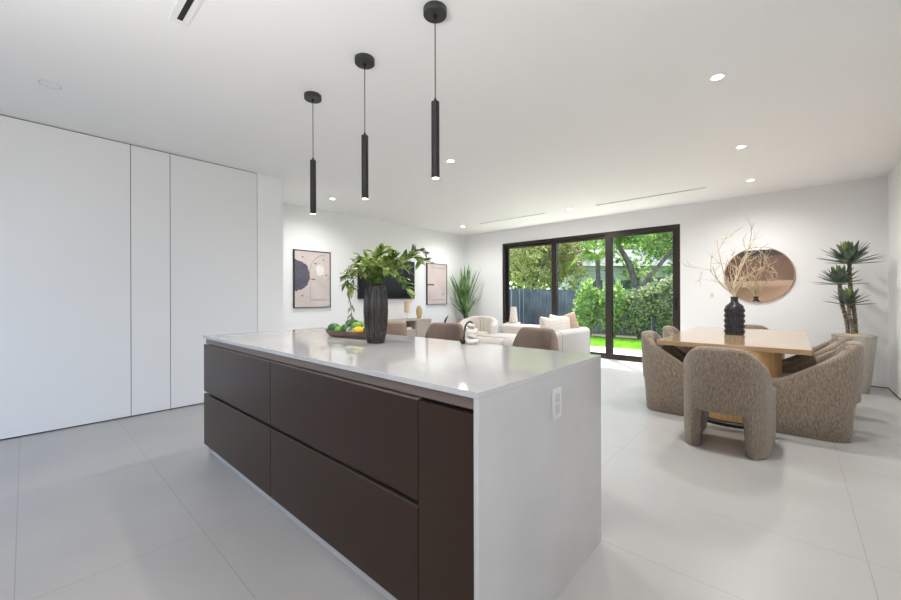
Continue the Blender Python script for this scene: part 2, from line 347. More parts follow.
# ================================================================ KITCHEN ISLAND
IX0, IX1, IY0, IY1, IH = -3.3976, -.7134, .9227, 1.9235, .928
isl = thing('kitchen_island', 'long kitchen island with dark drawers and white waterfall quartz top', 'kitchen island', ((IX0 + IX1) / 2, (IY0 + IY1) / 2, 0))
def rel(*a): cx, cy = (IX0 + IX1) / 2, (IY0 + IY1) / 2; return (a[0] - cx, a[1] - cx, a[2] - cy, a[3] - cy, a[4], a[5])
T = .021
bm = BM(); box(bm, *rel(IX0, IX1, IY0, IY1, IH - T, IH)); obj('countertop', bm, 'quartz', isl, bevel=.0015)
obj('waterfall_panel', boxbm(*rel(IX1 - .02, IX1, IY0, IY1, 0, IH - T)), 'quartz', isl, bevel=.0015)
obj('waterfall_panel', boxbm(*rel(IX0, IX0 + .02, IY0 + .036, IY1, 0, IH - T)), 'quartz', isl, bevel=.0015)
obj('carcass', boxbm(*rel(IX0 + .02, IX1 - .02, IY0 + .045, IY1 - .32, .092, IH - T)), 'dark_gap', isl)
obj('plinth', boxbm(*rel(IX0 + .02, IX1 - .02, IY0 + .055, IY1 - .36, 0, .092)), 'toe', isl)
FY = IY0 + .003
xs = [IX0, -2.198, -.985, IX1 - .024]
for i in range(2):
    for (za, zb) in ((.500, .856), (.092, .476)):
        bm = boxbm(*rel(xs[i] + .002, xs[i + 1] - .002, FY, FY + .022, za, zb))
        d = obj('drawer', bm, 'drawer', isl, bevel=.001)
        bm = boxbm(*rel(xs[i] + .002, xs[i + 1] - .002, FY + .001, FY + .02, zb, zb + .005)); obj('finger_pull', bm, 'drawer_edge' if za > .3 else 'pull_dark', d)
obj('end_panel', boxbm(*rel(xs[2] + .002, xs[3], FY, FY + .022, .092, .856)), 'drawer', isl, bevel=.001)
obj('pull_rail', boxbm(*rel(xs[0] + .022, xs[3], FY + .010, FY + .030, .868, IH - T)), 'drawer_edge', isl)
# outlet on island end
t = thing('power_outlet', 'white wall outlet plate on the white island end', 'outlet', (IX1, 1.435, .79), rz=0)
bm = boxbm(0, .006, -.0375, .0375, -.06, .06); obj('cover_plate', bm, 'outlet', t, bevel=.002)
for dz in (.022, -.022): obj('socket', boxbm(.006, .008, -.017, .017, dz - .017, dz + .017), 'socket', t, bevel=.002)

# stools on far side of the island
def stool(loc, rz, lab, first=None):
    grp = 'brown barrel-back counter stools behind the island'
    if first: return dup(first, loc, rz, lab, grp)
    t = thing('counter_stool', lab, 'stool', loc, rz, grp)   # faces -y (to the island); back at +y
    # curved back shell
    bm = BM(); cols = []
    N = 25
    for i in range(N):
        u = -1 + 2 * i / (N - 1); a = u * 1.25
        r = .235; top = .985 - .34 * max(0, abs(u) - .5) ** 1.8 / (.5 ** 1.8)
        ring = []
        for rr, zz in ((r, .60), (r + .012, .78), (r + .008, top - .03), (r - .004, top - .006), (r - .02, top), (r - .036, top - .006), (r - .045, top - .03), (r - .05, .78), (r - .055, .60)):
            ring.append(bm.verts.new((rr * math.sin(a) * 1.0, rr * math.cos(a) * .95, zz)))
        cols.append(ring)
    for p, q in zip(cols, cols[1:]):
        for k in range(len(p)): bm.faces.new((p[k], p[(k + 1) % len(p)], q[(k + 1) % len(p)], q[k]))
    bm.faces.new(cols[0]); bm.faces.new(cols[-1][::-1])
    obj('backrest', bm, 'stool', t, smooth=True)
    bm = BM(); lathe(bm, [(.12, .57), (.225, .58), (.24, .60), (.24, .645), (.225, .665), (.15, .672), (0.01, .672)], 36); obj('seat', bm, 'stool', t, smooth=True, angle=1)
    for a in (45, 135, 225, 315):
        c, s = math.cos(math.radians(a)), math.sin(math.radians(a))
        bm = BM(); tube(bm, [(.15 * c, .15 * s, .58), (.215 * c, .215 * s, 0)], [.017, .011], 10); obj('leg', bm, 'black', t, smooth=True, angle=1)
    bm = BM(); tube(bm, [(.195 * math.cos(k * PI / 18), .195 * math.sin(k * PI / 18), .2) for k in range(37)], .007, 8); obj('footrest', bm, 'black', t, smooth=True)
    return t
s1 = stool((-1.45, 2.42, 0), math.radians(-4), 'brown leather counter stool back in front of the sofa')
stool((-2.30, 2.42, 0), math.radians(22), 'brown counter stool back left of the white knot ornament', s1)
stool((-3.08, 2.42, 0), math.radians(-75), 'counter stool mostly hidden behind the black ribbed vase', s1)

# ================================================================ THINGS ON THE ISLAND
RV = Vector((.745, .667, 0)); FV = Vector((-.667, .745, 0))
# ribbed vase
VX, VY = -1.985, 1.50
def vaseprof():
    P = [(.048, 0), (.053, .004), (.062, .05), (.071, .12), (.0755, .20), (.0745, .27), (.068, .33), (.059, .362), (.054, .372), (.049, .372), (.047, .36), (.05, .30), (.05, .10), (.03, .05)]
    return P
t = thing('ribbed_vase', 'tall black ribbed ceramic vase on the island, holding leafy branches', 'vase', (VX, VY, IH))
bm = BM(); lathe(bm, vaseprof(), 96, rfun=lambda a, z: 1 + .04 * math.cos(18 * a + math.sin(z * 16) * .8)); obj('body', bm, 'vase_black', t, smooth=True)
# foliage
def leafquad(V, F, p, d, nrm, L, w):
    d = d.normalized(); s = d.cross(nrm)
    if s.length < 1e-4: s = Vector((1, 0, 0))
    s.normalize(); u = s.cross(d)
    b = len(V)
    V += [p, p + d * L * .26 + s * w * .44 + u * w * .12, p + d * L * .66 + s * w * .40 - u * L * .02 + u * w * .12, p + d * L - u * L * .10,
          p + d * L * .66 - s * w * .40 - u * L * .02 + u * w * .12, p + d * L * .26 - s * w * .44 + u * w * .12, p + d * L * .45]
    F += [(b, b + 1, b + 6), (b + 1, b + 2, b + 6), (b + 2, b + 3, b + 6), (b + 3, b + 4, b + 6), (b + 4, b + 5, b + 6), (b + 5, b, b + 6)]
def curve(ps, n=12):   # catmull-rom
    ps = [Vector(p) for p in ps]; ps = [ps[0] * 2 - ps[1]] + ps + [ps[-1] * 2 - ps[-2]]; out = []
    for i in range(1, len(ps) - 2):
        for k in range(n):
            t = k / n; a, b, c, d = ps[i - 1:i + 3]
            out.append(.5 * ((2 * b) + (c - a) * t + (2 * a - 5 * b + 4 * c - d) * t * t + (3 * b - a - 3 * c + d) * t ** 3))
    out.append(ps[-2]); return out
rnd = random.Random(5)
mouth = Vector((VX, VY, IH + .35))
def rp(r, z, f=0): return Vector((VX, VY, 1.30 + (z - 1.30) * (.86 if z > 1.3 else 1))) + RV * r * (.88 if r < 0 else .97) + FV * f
sprays = [
 [(-.06, 1.40, 0), (-.15, 1.46, .02), (-.20, 1.42, .03), (-.235, 1.36, .0)],
 [(-.08, 1.38, .03), (-.17, 1.34, .02), (-.19, 1.24, 0), (-.17, 1.13, -.02), (-.165, 1.02, -.02)],
 [(-.06, 1.42, -.04), (-.12, 1.40, -.06), (-.18, 1.34, -.08), (-.16, 1.28, -.09)],
 [(-.03, 1.42, 0), (-.08, 1.50, .02), (-.13, 1.51, .03)],
 [(.02, 1.42, 0), (.03, 1.52, 0), (.08, 1.56, 0), (.10, 1.545, 0)],
 [(.0, 1.42, -.03), (.02, 1.50, -.05), (.045, 1.545, -.07)],
 [(.06, 1.40, 0), (.16, 1.46, 0), (.20, 1.50, 0), (.26, 1.50, 0), (.32, 1.47, 0)],
 [(.06, 1.40, .04), (.17, 1.43, .05), (.22, 1.52, .06), (.28, 1.56, .06), (.33, 1.54, .06)],
 [(.06, 1.38, -.03), (.15, 1.37, -.05), (.19, 1.32, -.07), (.22, 1.25, -.08)],
 [(.05, 1.40, .02), (.12, 1.45, .06), (.2, 1.42, .12)],
 [(0, 1.40, .05), (-.04, 1.44, .13), (-.08, 1.40, .2)],
 [(.03, 1.40, .06), (.06, 1.45, .16), (.08, 1.40, .25)],
 [(0, 1.40, -.05), (-.02, 1.43, -.12), (-.06, 1.40, -.19)],
 [(.03, 1.40, -.05), (.06, 1.44, -.13), (.12, 1.38, -.2)],
 [(-.04, 1.41, .0), (-.09, 1.45, -.05), (-.12, 1.40, -.10)],
 [(.02, 1.39, .0), (.08, 1.42, -.04), (.14, 1.40, -.06)],
 [(.01, 1.42, .03), (.0, 1.50, .06), (-.03, 1.55, .08)],
 [(.05, 1.40, .0), (.10, 1.48, -.02), (.13, 1.50, -.03), (.16, 1.46, -.03)],
]
brs = thing('leafy_branches', 'arching green leafy branches standing in the black island vase', 'branches', tuple(mouth))
SV, SF = [], []; bm = BM(); V, F = [], []; V2, F2 = [], []
for si, sp in enumerate(sprays):
    pts = curve([mouth - Vector((0, 0, .25)), mouth + Vector((rnd.uniform(-.015, .015), rnd.uniform(-.015, .015), 0))] + [rp(*q) for q in sp], 8)
    n = len(pts)
    tube(bm, [p - mouth for p in pts], [.003 * (1 - .7 * i / n) for i in range(n)], 5)
    for i in range(9, n):
        for k in range(1 if (i > 16) else 2):
            d = (pts[min(i + 1, n - 1)] - pts[i - 1]).normalized()
            side = Vector((rnd.uniform(-1, 1), rnd.uniform(-1, 1), rnd.uniform(-.6, .9)))
            dd = (d * .7 + side * .75).normalized()
            L = rnd.uniform(.05, .085) * (1 if si not in (0, 1, 7) else .72); w = L * rnd.uniform(.36, .52)
            nn = Vector((rnd.uniform(-.6, .6), rnd.uniform(-.6, .6), 1))
            (leafquad(V2, F2, pts[i] - mouth, dd, nn, L, w) if si in (0, 1, 7) and i > 20 else leafquad(V, F, pts[i] - mouth, dd, nn, L, w))
obj('stems', bm, 'stem', brs, smooth=True)
tag(obj('leaves', (V, F), 'leaf', brs, smooth=True), kind='stuff')
tag(obj('leaves', (V2, F2), 'leaf_grey', brs, smooth=True), 'greyish slender leaves at the branch ends', kind='stuff')

# fruit tray
BC = Vector((-2.395, 1.61, IH)); brz = math.radians(8)
t = thing('wooden_bowl', 'long dark wooden dough bowl of fruit on the island', 'bowl', tuple(BC), brz)
bm = BM(); prof = [(.70, 0), (.86, .006), (.95, .022), (1.0, .046), (.985, .050), (.955, .046), (.90, .026), (.80, .014), (.01, .012)]
lathe(bm, prof, 48); bmesh.ops.scale(bm, vec=(.30, .095, 1), verts=bm.verts)
obj('body', bm, 'bowl', t, smooth=True, angle=1.2)
def fruit(name, lab, cat, x, y, z, kind, rz=0, tilt=0, group='fruit piled in the wooden bowl'):
    p = Matrix.Rotation(brz, 3, 'Z') @ Vector((x, y, z * 1.08 + .003)) + BC
    bm = BM()
    if kind == 'avocado': pr_ = [(0.001, -.046), (.014, -.044), (.027, -.034), (.0335, -.015), (.033, .004), (.027, .024), (.018, .040), (.010, .048), (.001, .050)]
    elif kind == 'lemon': pr_ = [(.001, -.040), (.006, -.038), (.010, -.033), (.022, -.024), (.0285, -.008), (.0285, .008), (.022, .024), (.010, .033), (.006, .038), (.001, .040)]
    else: pr_ = [(.001, -.029), (.006, -.028), (.018, -.021), (.0255, -.008), (.0255, .008), (.018, .021), (.006, .028), (.001, .029)]
    lathe(bm, pr_, 20)
    bmesh.ops.scale(bm, vec=(1.18, 1.18, 1.18), verts=bm.verts)
    bmesh.ops.rotate(bm, verts=bm.verts, matrix=Euler((0, math.radians(90 - tilt), math.radians(rz))).to_matrix())
    o = obj(name, bm, {'avocado': 'avocado', 'lemon': 'lemon', 'lime': 'lime', 'pale': 'fruit_pale'}[kind], smooth=True)
    o.location = p; tag(o, lab, cat, group)
fruit('avocado', 'dark green avocado at the left end of the wooden bowl', 'avocado', -.212, 0, .048, 'avocado', 20)
fruit('lime', 'green lime beside the leftmost avocado', 'lime', -.135, -.02, .042, 'lime', 50)
fruit('lime', 'green lime behind, second from the left end of the bowl', 'lime', -.115, .035, .042, 'lime', 10)
fruit('avocado', 'glossy dark green avocado in front, mid-bowl', 'avocado', -.06, -.02, .048, 'avocado', -15)
fruit('avocado', 'dark green avocado on top of the fruit pile', 'avocado', -.045, .03, .082, 'avocado', 60)
fruit('lime', 'bright green lime lying on top of the pile near the lemons', 'lime', .02, .035, .075, 'lime', 70)
fruit('pale_bulb', 'pale green-white round fruit in front of the pile', 'fruit', .003, -.035, .040, 'pale', 0)
fruit('lime', 'yellow-green lime just above the front lemon', 'lime', .03, -.005, .072, 'lime', 20)
fruit('lemon', 'bright yellow lemon touching the black vase in view', 'lemon', .065, -.015, .042, 'lemon', 15)
fruit('lemon', 'yellow lemon behind the front lemon', 'lemon', .10, .03, .045, 'lemon', 80)
fruit('avocado', 'avocado at the right end of the bowl behind the vase', 'avocado', .17, .0, .048, 'avocado', 10)

# white knot ornament with black beads
KX, KY = -1.50, 1.87
t = thing('knot_ornament', 'white ceramic knot ornament on the far edge of the island', 'ornament', (KX, KY, IH), math.radians(40))
def ring(bm, c, R, r, ax):
    e1 = Vector(ax).orthogonal().normalized(); e2 = Vector(ax).normalized().cross(e1)
    N = 24; P = []
    rings = []
    for i in range(N):
        a = 2 * PI * i / N; d = e1 * math.cos(a) + e2 * math.sin(a); nz = Vector(ax).normalized()
        rings.append([bm.verts.new(Vector(c) + d * (R + r * math.cos(2 * PI * k / 10)) + nz * r * math.sin(2 * PI * k / 10)) for k in range(10)])
    for i in range(N):
        p, q = rings[i], rings[(i + 1) % N]
        for k in range(10): bm.faces.new((p[k], p[(k + 1) % 10], q[(k + 1) % 10], q[k]))
for c, R, r, ax in (((0, 0, .017), .030, .017, (0, 0, 1)), ((0, 0, .052), .020, .0165, (.3, .25, 1)), ((.0, 0, .084), .026, .015, (.1, -.35, 1)), ((-.004, 0, .116), .015, .012, (.2, .1, 1))):
    bm = BM(); ring(bm, c, R, r, ax); obj('link', bm, 'white_ceramic', t, smooth=True)
t2 = thing('bead_strand', 'black bead strand draped over the white knot ornament', 'beads', (KX, KY, IH))
bm = BM(); cc = curve([Vector((0, 0, .128)) + RV * .008, Vector((0, 0, .138)) - RV * .012 - FV * .01, Vector((0, 0, .120)) - RV * .034 - FV * .02, Vector((0, 0, .095)) - RV * .042 - FV * .02, Vector((0, 0, .060)) - RV * .046 - FV * .02, Vector((0, 0, .03)) - RV * .052 - FV * .02], 3)
for p in cc: ball(bm, p, .0062, seg=10)
obj('beads', bm, 'bead', t2, smooth=True)
bm = BM(); ball(bm, Vector((0, 0, .0185)) - RV * .055 - FV * .02, .0185, seg=14); obj('large_bead', bm, 'bead', t2, smooth=True)

# ================================================================ DINING GROUP
TZ = .758; tx0, tx1, ty0, ty1 = -1.075, .128, 4.48, 6.86
dt = thing('dining_table', 'rectangular honey-toned dining table on drum pedestals', 'dining table', ((tx0 + tx1) / 2, (ty0 + ty1) / 2, 0))
a, b = (tx1 - tx0) / 2, (ty1 - ty0) / 2
obj('tabletop', boxbm(-a, a, -b, b, TZ - .048, TZ), 'table', dt, bevel=.004)
for s in (-1, 1):
    bm = BM(); lathe(bm, [(.38, .04), (.38, TZ - .048)], 64, c=(.02, s * .86, 0)); p = obj('pedestal', bm, 'drum', dt, smooth=True, angle=.6)
    bm = BM(); lathe(bm, [(.43, 0), (.43, .03), (.42, .04)], 64, c=(.02, s * .86, 0)); obj('base_ring', bm, 'black', p, smooth=True, angle=.6)

def tub_shell(w=.57, d=.64, hb=.83, hf=.47, th=.085, arch=True, slope=(.03, .55), ahw=.19, ah=.32, R=.24, lean=.032):
    """U-shaped shell, open to +y; rear wall at y=0. Returns bmesh."""
    # plan centreline of the outer face
    path = []
    hw = w / 2
    n1 = 12
    for i in range(n1): path.append((-hw + .0, d - (d - R) * i / n1))
    nc = 12
    for i in range(nc): a = PI + (PI / 2) * i / nc; path.append((-hw + R + R * math.cos(a), R + R * math.sin(a) ))
    xs = [-(hw - R) + (2 * (hw - R)) * i / 10 for i in range(11)]
    rear = [(x, 0) for x in xs]
    path += rear
    for i in range(1, nc + 1): a = -PI / 2 + (PI / 2) * i / nc; path.append((hw - R + R * math.cos(a), R + R * math.sin(a)))
    for i in range(1, n1 + 1): path.append((hw, R + (d - R) * i / n1))
    # refine: insert points near the arch sides
    P = []
    for p, q in zip(path, path[1:]):
        P.append(p)
        for s in (-1, 1):
            for off in (-.022, -.008, .008, .022) if arch else ():
                xx = s * ahw + off
                if p[1] < .2 and q[1] < .2 and min(p[0], q[0]) + 1e-3 < xx < max(p[0], q[0]) - 1e-3:
                    f = (xx - p[0]) / (q[0] - p[0]); P.append((xx, p[1] + (q[1] - p[1]) * f))
    P.append(path[-1])
    seen = []
    for p in P:
        if not seen or (Vector(p) - Vector(seen[-1])).length > .003: seen.append(p)
    # sort rear segment points by x
    P = seen
    bm = BM(); cols = []
    for i, (x, y) in enumerate(P):
        q0 = Vector(P[max(i - 1, 0)]); q1 = Vector(P[min(i + 1, len(P) - 1)]); t = (q1 - q0).normalized(); nin = Vector((-t.y, t.x))
        if nin.dot(Vector((0, d * .5)) - Vector((x, y))) < 0: nin = -nin
        s = min(1, max(0, (y - slope[0]) / (slope[1] - slope[0]))); s2 = s * s * (3 - 2 * s) * .35 + s * .65
        top = hb - (hb - hf) * s2
        if y < .12: top -= .06 * (abs(x) / hw) ** 3.2
        else: top -= .06 * (max(0, 1 - s)) * .9
        zb = 0.0
        if arch and y < .25 and abs(x) < ahw + .03:
            f = min(1, max(0, (ahw - abs(x) + .008) / .035)); zb = ah * (1 - (1 - f) ** 2) if f < 1 else ah
        ring = []
        r = th * .5
        def pt(off, z): v = Vector((x, y)) + nin * off; return bm.verts.new((v.x, v.y - lean * max(0, 1 - y / .35) * z / hb, z))
        ring.append(pt(r * .35, zb)); ring.append(pt(.004, zb + .012)); 
        for f in (.33, .66): ring.append(pt(0, zb + (top - zb) * f))
        for a in (0, 30, 60, 90, 120, 150, 180):
            ar = math.radians(a); ring.append(pt(r - r * math.cos(ar), top - r * .8 + r * .8 * math.sin(ar)))
        for f in (.66, .33): ring.append(pt(th, zb + (top - zb) * f))
        ring.append(pt(th - .004, zb + .012)); ring.append(pt(th - r * .35, zb))
        cols.append(ring)
    for p, q in zip(cols, cols[1:]):
        for k in range(len(p)): bm.faces.new((p[k], p[(k + 1) % len(p)], q[(k + 1) % len(p)], q[k]))
    bm.faces.new(cols[0]); bm.faces.new(cols[-1][::-1])
    return bm
def cushion_bm(w, d, z0, z1, R=.10, y0=.0):
    bm = BM(); seg = 8; outline = []
    for (cx, cy, a0) in ((w / 2 - R, y0 + d - R, 0), (-w / 2 + R, y0 + d - R, 90), (-w / 2 + R, y0 + R, 180), (w / 2 - R, y0 + R, 270)):
        for i in range(seg + 1): a = math.radians(a0 + 90 * i / seg); outline.append((cx + R * math.cos(a), cy + R * math.sin(a)))
    c = Vector((0, y0 + d / 2)); rings = []
    for s, z in ((.90, z0), (.98, z0 + .015), (1, (z0 + z1) / 2), (.985, z1 - .02), (.94, z1 - .004), (.80, z1 + .002), (.4, z1 + .006)):
        rings.append([bm.verts.new((c.x + (x - c.x) * s, c.y + (y - c.y) * s, z)) for x, y in outline])
    for p, q in zip(rings, rings[1:]):
        for i in range(len(p)): bm.faces.new((p[i], p[(i + 1) % len(p)], q[(i + 1) % len(p)], q[i]))
    bm.faces.new(rings[0][::-1]); bm.faces.new(rings[-1])
    return bm
ch = thing('dining_chair', 'beige tub dining chair seen from behind, arched opening between its legs', 'chair', (-.422, 3.555, 0), math.radians(-3), 'beige tub chairs around the dining table')
obj('shell', tub_shell(), 'chenille', ch, smooth=True)
obj('seat_cushion', cushion_bm(.42, .55, .345, .475, y0=.072), 'chenille', ch, smooth=True)
G = 'beige tub chairs around the dining table'
dup(ch, (-1.25, 4.74, 0), math.radians(-90), 'beige tub dining chair at the left side, nearest corner of table', G)
dup(ch, (-1.25, 5.7, 0), math.radians(-90), 'beige tub dining chair at the left side, beside the patio door', G)
dup(ch, (.42, 4.76, 0), math.radians(90), 'large beige tub dining chair at the right side, nearest the camera', G)
dup(ch, (.42, 5.62, 0), math.radians(90), 'beige tub dining chair right of the table, towards the planter', G)
fc = dup(ch, (-.47, 7.33, 0), math.radians(180), 'beige tub dining chair at the far head, behind the branch vase', G)
fc.scale = (1, 1, .955)

# textured black vase on the table
t = thing('studded_vase', 'matte black vase with stacked block texture on the dining table', 'vase', (-.525, 5.75, TZ))
bm = BM(); lathe(bm, [(.088, 0), (.094, .004), (.094, .33), (.089, .345), (.07, .365), (.045, .385), (.038, .40), (.036, .44), (.042, .455), (.040, .458), (.033, .45), (.031, .40), (.031, .3)], 48)
vb = obj('body', bm, 'vase_matte', t, smooth=True, angle=.9)
bm = BM()
for k in range(5):
    for i in range(16):
        a = 2 * PI * i / 16; m = Matrix.Rotation(a, 4, 'Z') @ Matrix.Translation((.096, 0, .035 + k * .064))
        v = box(bm, -.010, .007, -.0145, .0135, -.0225, .0225); 
        for q in v:
            if q.co.x > 0: q.co.y *= .72; q.co.z *= .78
        bmesh.ops.transform(bm, matrix=m, verts=v)
obj('raised_blocks', bm, 'vase_matte', t)
# dry branches
def twigs(parent, defs, seed, mouth):
    r = random.Random(seed); bm = BM()
    def grow(p, d, L, rad, depth):
        pts = [p]; n = 6
        for i in range(n):
            d = (d + Vector((r.uniform(-.28, .28), r.uniform(-.28, .28), r.uniform(-.12, .22)))).normalized(); pts.append(pts[-1] + d * L / n)
        tube(bm, pts, [rad * (1 - .55 * i / n) for i in range(n + 1)], 5)
        if depth:
            for k in range(3):
                j = r.randint(2, n); dd = (d + Vector((r.uniform(-1, 1), r.uniform(-1, 1), r.uniform(-.3, .7)))).normalized(); grow(pts[j], dd, L * r.uniform(.4, .7), rad * .55, depth - 1)
    for de in defs:
        pts = curve([mouth - Vector((0, 0, .3)), mouth] + [Vector(q) for q in de], 6); n = len(pts)
        tube(bm, pts, [.0085 * (1 - .65 * i / n) for i in range(n)], 6)
        for j in range(8, n, 4):
            d = (pts[j] - pts[j - 1]).normalized(); dd = (d + Vector((r.uniform(-1, 1), r.uniform(-1, 1), r.uniform(-.2, .6)))).normalized()
            grow(pts[j], dd, r.uniform(.12, .26), .0045, 1)
    return bm
m0 = Vector((0, 0, .45))
def tq(px_r, z, f=0): return RV * px_r + FV * f + Vector((0, 0, z - TZ))
t = thing('dry_branches', 'bare twisting pale branches standing in the dining table vase', 'branches', (-.525, 5.75, TZ))
bm = twigs(t, [[tq(-.08, 1.35), tq(-.14, 1.55), tq(-.19, 1.78), tq(-.20, 1.90), tq(-.10, 1.92)],
               [tq(-.12, 1.33), tq(-.25, 1.48), tq(-.32, 1.55), tq(-.42, 1.50)],
               [tq(.05, 1.40, .05), tq(.16, 1.62, .06), tq(.23, 1.80, .07), tq(.26, 1.93, .08)],
               [tq(.04, 1.36, -.06), tq(.12, 1.48, -.1), tq(.23, 1.55, -.12), tq(.30, 1.52, -.12), tq(.33, 1.64, -.12)],
               [tq(.02, 1.42, 0), tq(.06, 1.62, .05), tq(.04, 1.72, .08)],
               [tq(.06, 1.38, .1), tq(.16, 1.46, .16), tq(.22, 1.60, .2), tq(.28, 1.73, .2), tq(.33, 1.76, .18)]], 11, m0)
obj('twigs', bm, 'twig', t, smooth=True)

# mirror
MX, MZ, MR = -.395, 1.552, .43
t = thing('round_mirror', 'large round bronze mirror on the wall behind the dining table', 'mirror', (MX, BY, MZ))
def disc_y(bm, prof, seg=72):
    lathe(bm, prof, seg); bmesh.ops.rotate(bm, verts=bm.verts, matrix=Matrix.Rotation(PI / 2, 3, 'X'))
bm = BM(); disc_y(bm, [(MR, 0), (MR, .022), (MR - .002, .026), (MR - .012, .026), (MR - .013, .02)]); obj('rim', bm, 'copper', t, smooth=True, angle=.5)
bm = BM(); disc_y(bm, [(MR - .013, .0205), (MR - .013, .022)]); obj('glass', bm, 'mirror', t)
# switches
t = thing('light_switch', 'small white switch plate on the wall left of the mirror', 'light switch', (-.99, BY, 1.24))
obj('cover_plate', boxbm(-.04, .04, -.006, 0, -.06, .06), 'plate', t, bevel=.002); obj('rocker', boxbm(-.016, .016, -.010, -.006, -.033, .033), 'plate_grey', t, bevel=.002)

# planter + yucca
PLX, PLY = .585, 7.10
t = thing('ribbed_planter', 'tall tapered ivory planter with fine ribs beside the right wall', 'planter', (PLX, PLY, 0))
bm = BM(); lathe(bm, [(.135, 0), (.14, .004), (.205, .715), (.207, .72), (.192, .72), (.185, .66), (.01, .66)], 128, rfun=lambda a, z: 1 + .014 * math.cos(36 * a)); obj('body', bm, 'planter', t, smooth=True, angle=1)
bm = BM(); ball(bm, (0, 0, .69), .182, (1, 1, .28), seg=32); obj('moss', bm, 'moss', t, smooth=True)
t = thing('potted_yucca', 'three-stemmed spiky yucca growing in the ivory planter', 'plant', (PLX, PLY, .70))
crowns = [((.02, .02, 0), (-.04, .0, .955), 54, .36, 30), ((-.05, -.02, 0), (-.13, -.0, .69), 44, .30, 24), ((-.01, -.04, 0), (-.05, -.08, .42), 28, .27, 18)]
rn = random.Random(3)
for ci, (b0, c0, nleaf, LL, _) in enumerate(crowns):
    b0 = Vector(b0); c0 = Vector(c0); bm = BM()
    N = 40; pts = [b0.lerp(c0, i / N) + Vector((math.sin(i * .17) * .008, 0, 0)) for i in range(N + 1)]
    tube(bm, pts, [.020 + .004 * (i % 3 == 0) for i in range(N + 1)], 10); s = obj('stem', bm, 'trunk', t, smooth=True)
    V, F, V2, F2 = [], [], [], []
    for k in range(nleaf):
        f = k / nleaf; el = math.radians(10 + 75 * f + rn.uniform(-6, 6)); az_ = k * 2.399 + rn.uniform(-.2, .2)
        d = Vector((math.cos(el) * math.cos(az_), math.cos(el) * math.sin(az_), math.sin(el))); L = LL * rn.uniform(.82, 1.05) * (1 - .25 * f)
        w = .062; p = c0 + Vector((0, 0, -.02 + .05 * f)); sd_ = d.cross(Vector((0, 0, 1))).normalized(); u = sd_.cross(d)
        VV, FF = (V2, F2) if (f > .72 and k % 2) else (V, F); base = len(VV)
        for tt, ww in ((0, .5), (.25, 1), (.6, .85), (.85, .45), (1, .02)):
            q = p + d * L * tt - Vector((0, 0, 1)) * L * .10 * tt * tt * (1 - f)
            VV += [q + sd_ * w / 2 * ww, q - u * w * .18 * ww, q - sd_ * w / 2 * ww]
        for j in range(4):
            for m_ in range(2): FF.append((base + 3 * j + m_, base + 3 * j + m_ + 1, base + 3 * j + m_ + 4, base + 3 * j + m_ + 3))
    obj('leaf_crown', (V, F), 'yucca', t, smooth=True)
    obj('young_leaves', (V2, F2), 'yucca_y', t, smooth=True)['label'] = 'yellow-green young leaves at the crown centre'

# ================================================================ LIVING AREA
def rbox(name, parent, m, x0, x1, y0, y1, z0, z1, r=.05, seg=4, sm=True):
    o = obj(name, boxbm(x0, x1, y0, y1, z0, z1), m, parent, smooth=sm); b = o.modifiers.new('b', 'BEVEL'); b.width = r; b.segments = seg
    return o
SX, SY0, SY1, SH = -2.86, 4.52, 7.22, .635
so = thing('sectional_sofa', 'off-white L-shaped sofa seen from behind, in front of the glass doors', 'sofa', (-3.8, 5.9, 0))
def R(x0, x1, y0, y1): return x0 + 3.8, x1 + 3.8, y0 - 5.9, y1 - 5.9
rbox('base', so, 'sofa', *R(-3.88, SX - .03, SY0 + .03, SY1 - .03), .03, .30, .03)
rbox('base', so, 'sofa', *R(-4.80, -3.86, 6.25, SY1 - .03), .03, .30, .03)
rbox('backrest', so, 'sofa', *R(SX - .24, SX, SY0, SY1), .04, SH, .085, 6)
rbox('backrest', so, 'cream', *R(-4.82, SX - .22, SY1 - .24, SY1), .04, SH, .085, 6)
rbox('armrest', so, 'sofa', *R(-3.90, SX - .22, SY0, SY0 + .22), .04, SH - .02, .085, 6)
rbox('seat_cushion', so, 'sofa', *R(-3.88, SX - .25, SY0 + .23, 5.60), .29, .44, .05)
rbox('seat_cushion', so, 'sofa', *R(-3.88, SX - .25, 5.61, SY1 - .25), .29, .44, .05)
rbox('seat_cushion', so, 'sofa', *R(-4.80, -3.89, 6.27, SY1 - .25), .29, .44, .05)
for yy in (5.99, 7.155):
    bm = BM(); a = [(SX + .002 + 3.8, yy - 5.9, .06), (SX + .002 + 3.8, yy - 5.9, SH - .085)] + [(SX - .083 + .086 * math.cos(math.radians(q)) + 3.8, yy - 5.9, SH - .083 + .086 * math.sin(math.radians(q))) for q in range(10, 91, 10)] + [(SX - .2 + 3.8, yy - 5.9, SH + .003)]
    tube(bm, a, .005, 6); obj('piping', bm, 'piping', so, smooth=True)
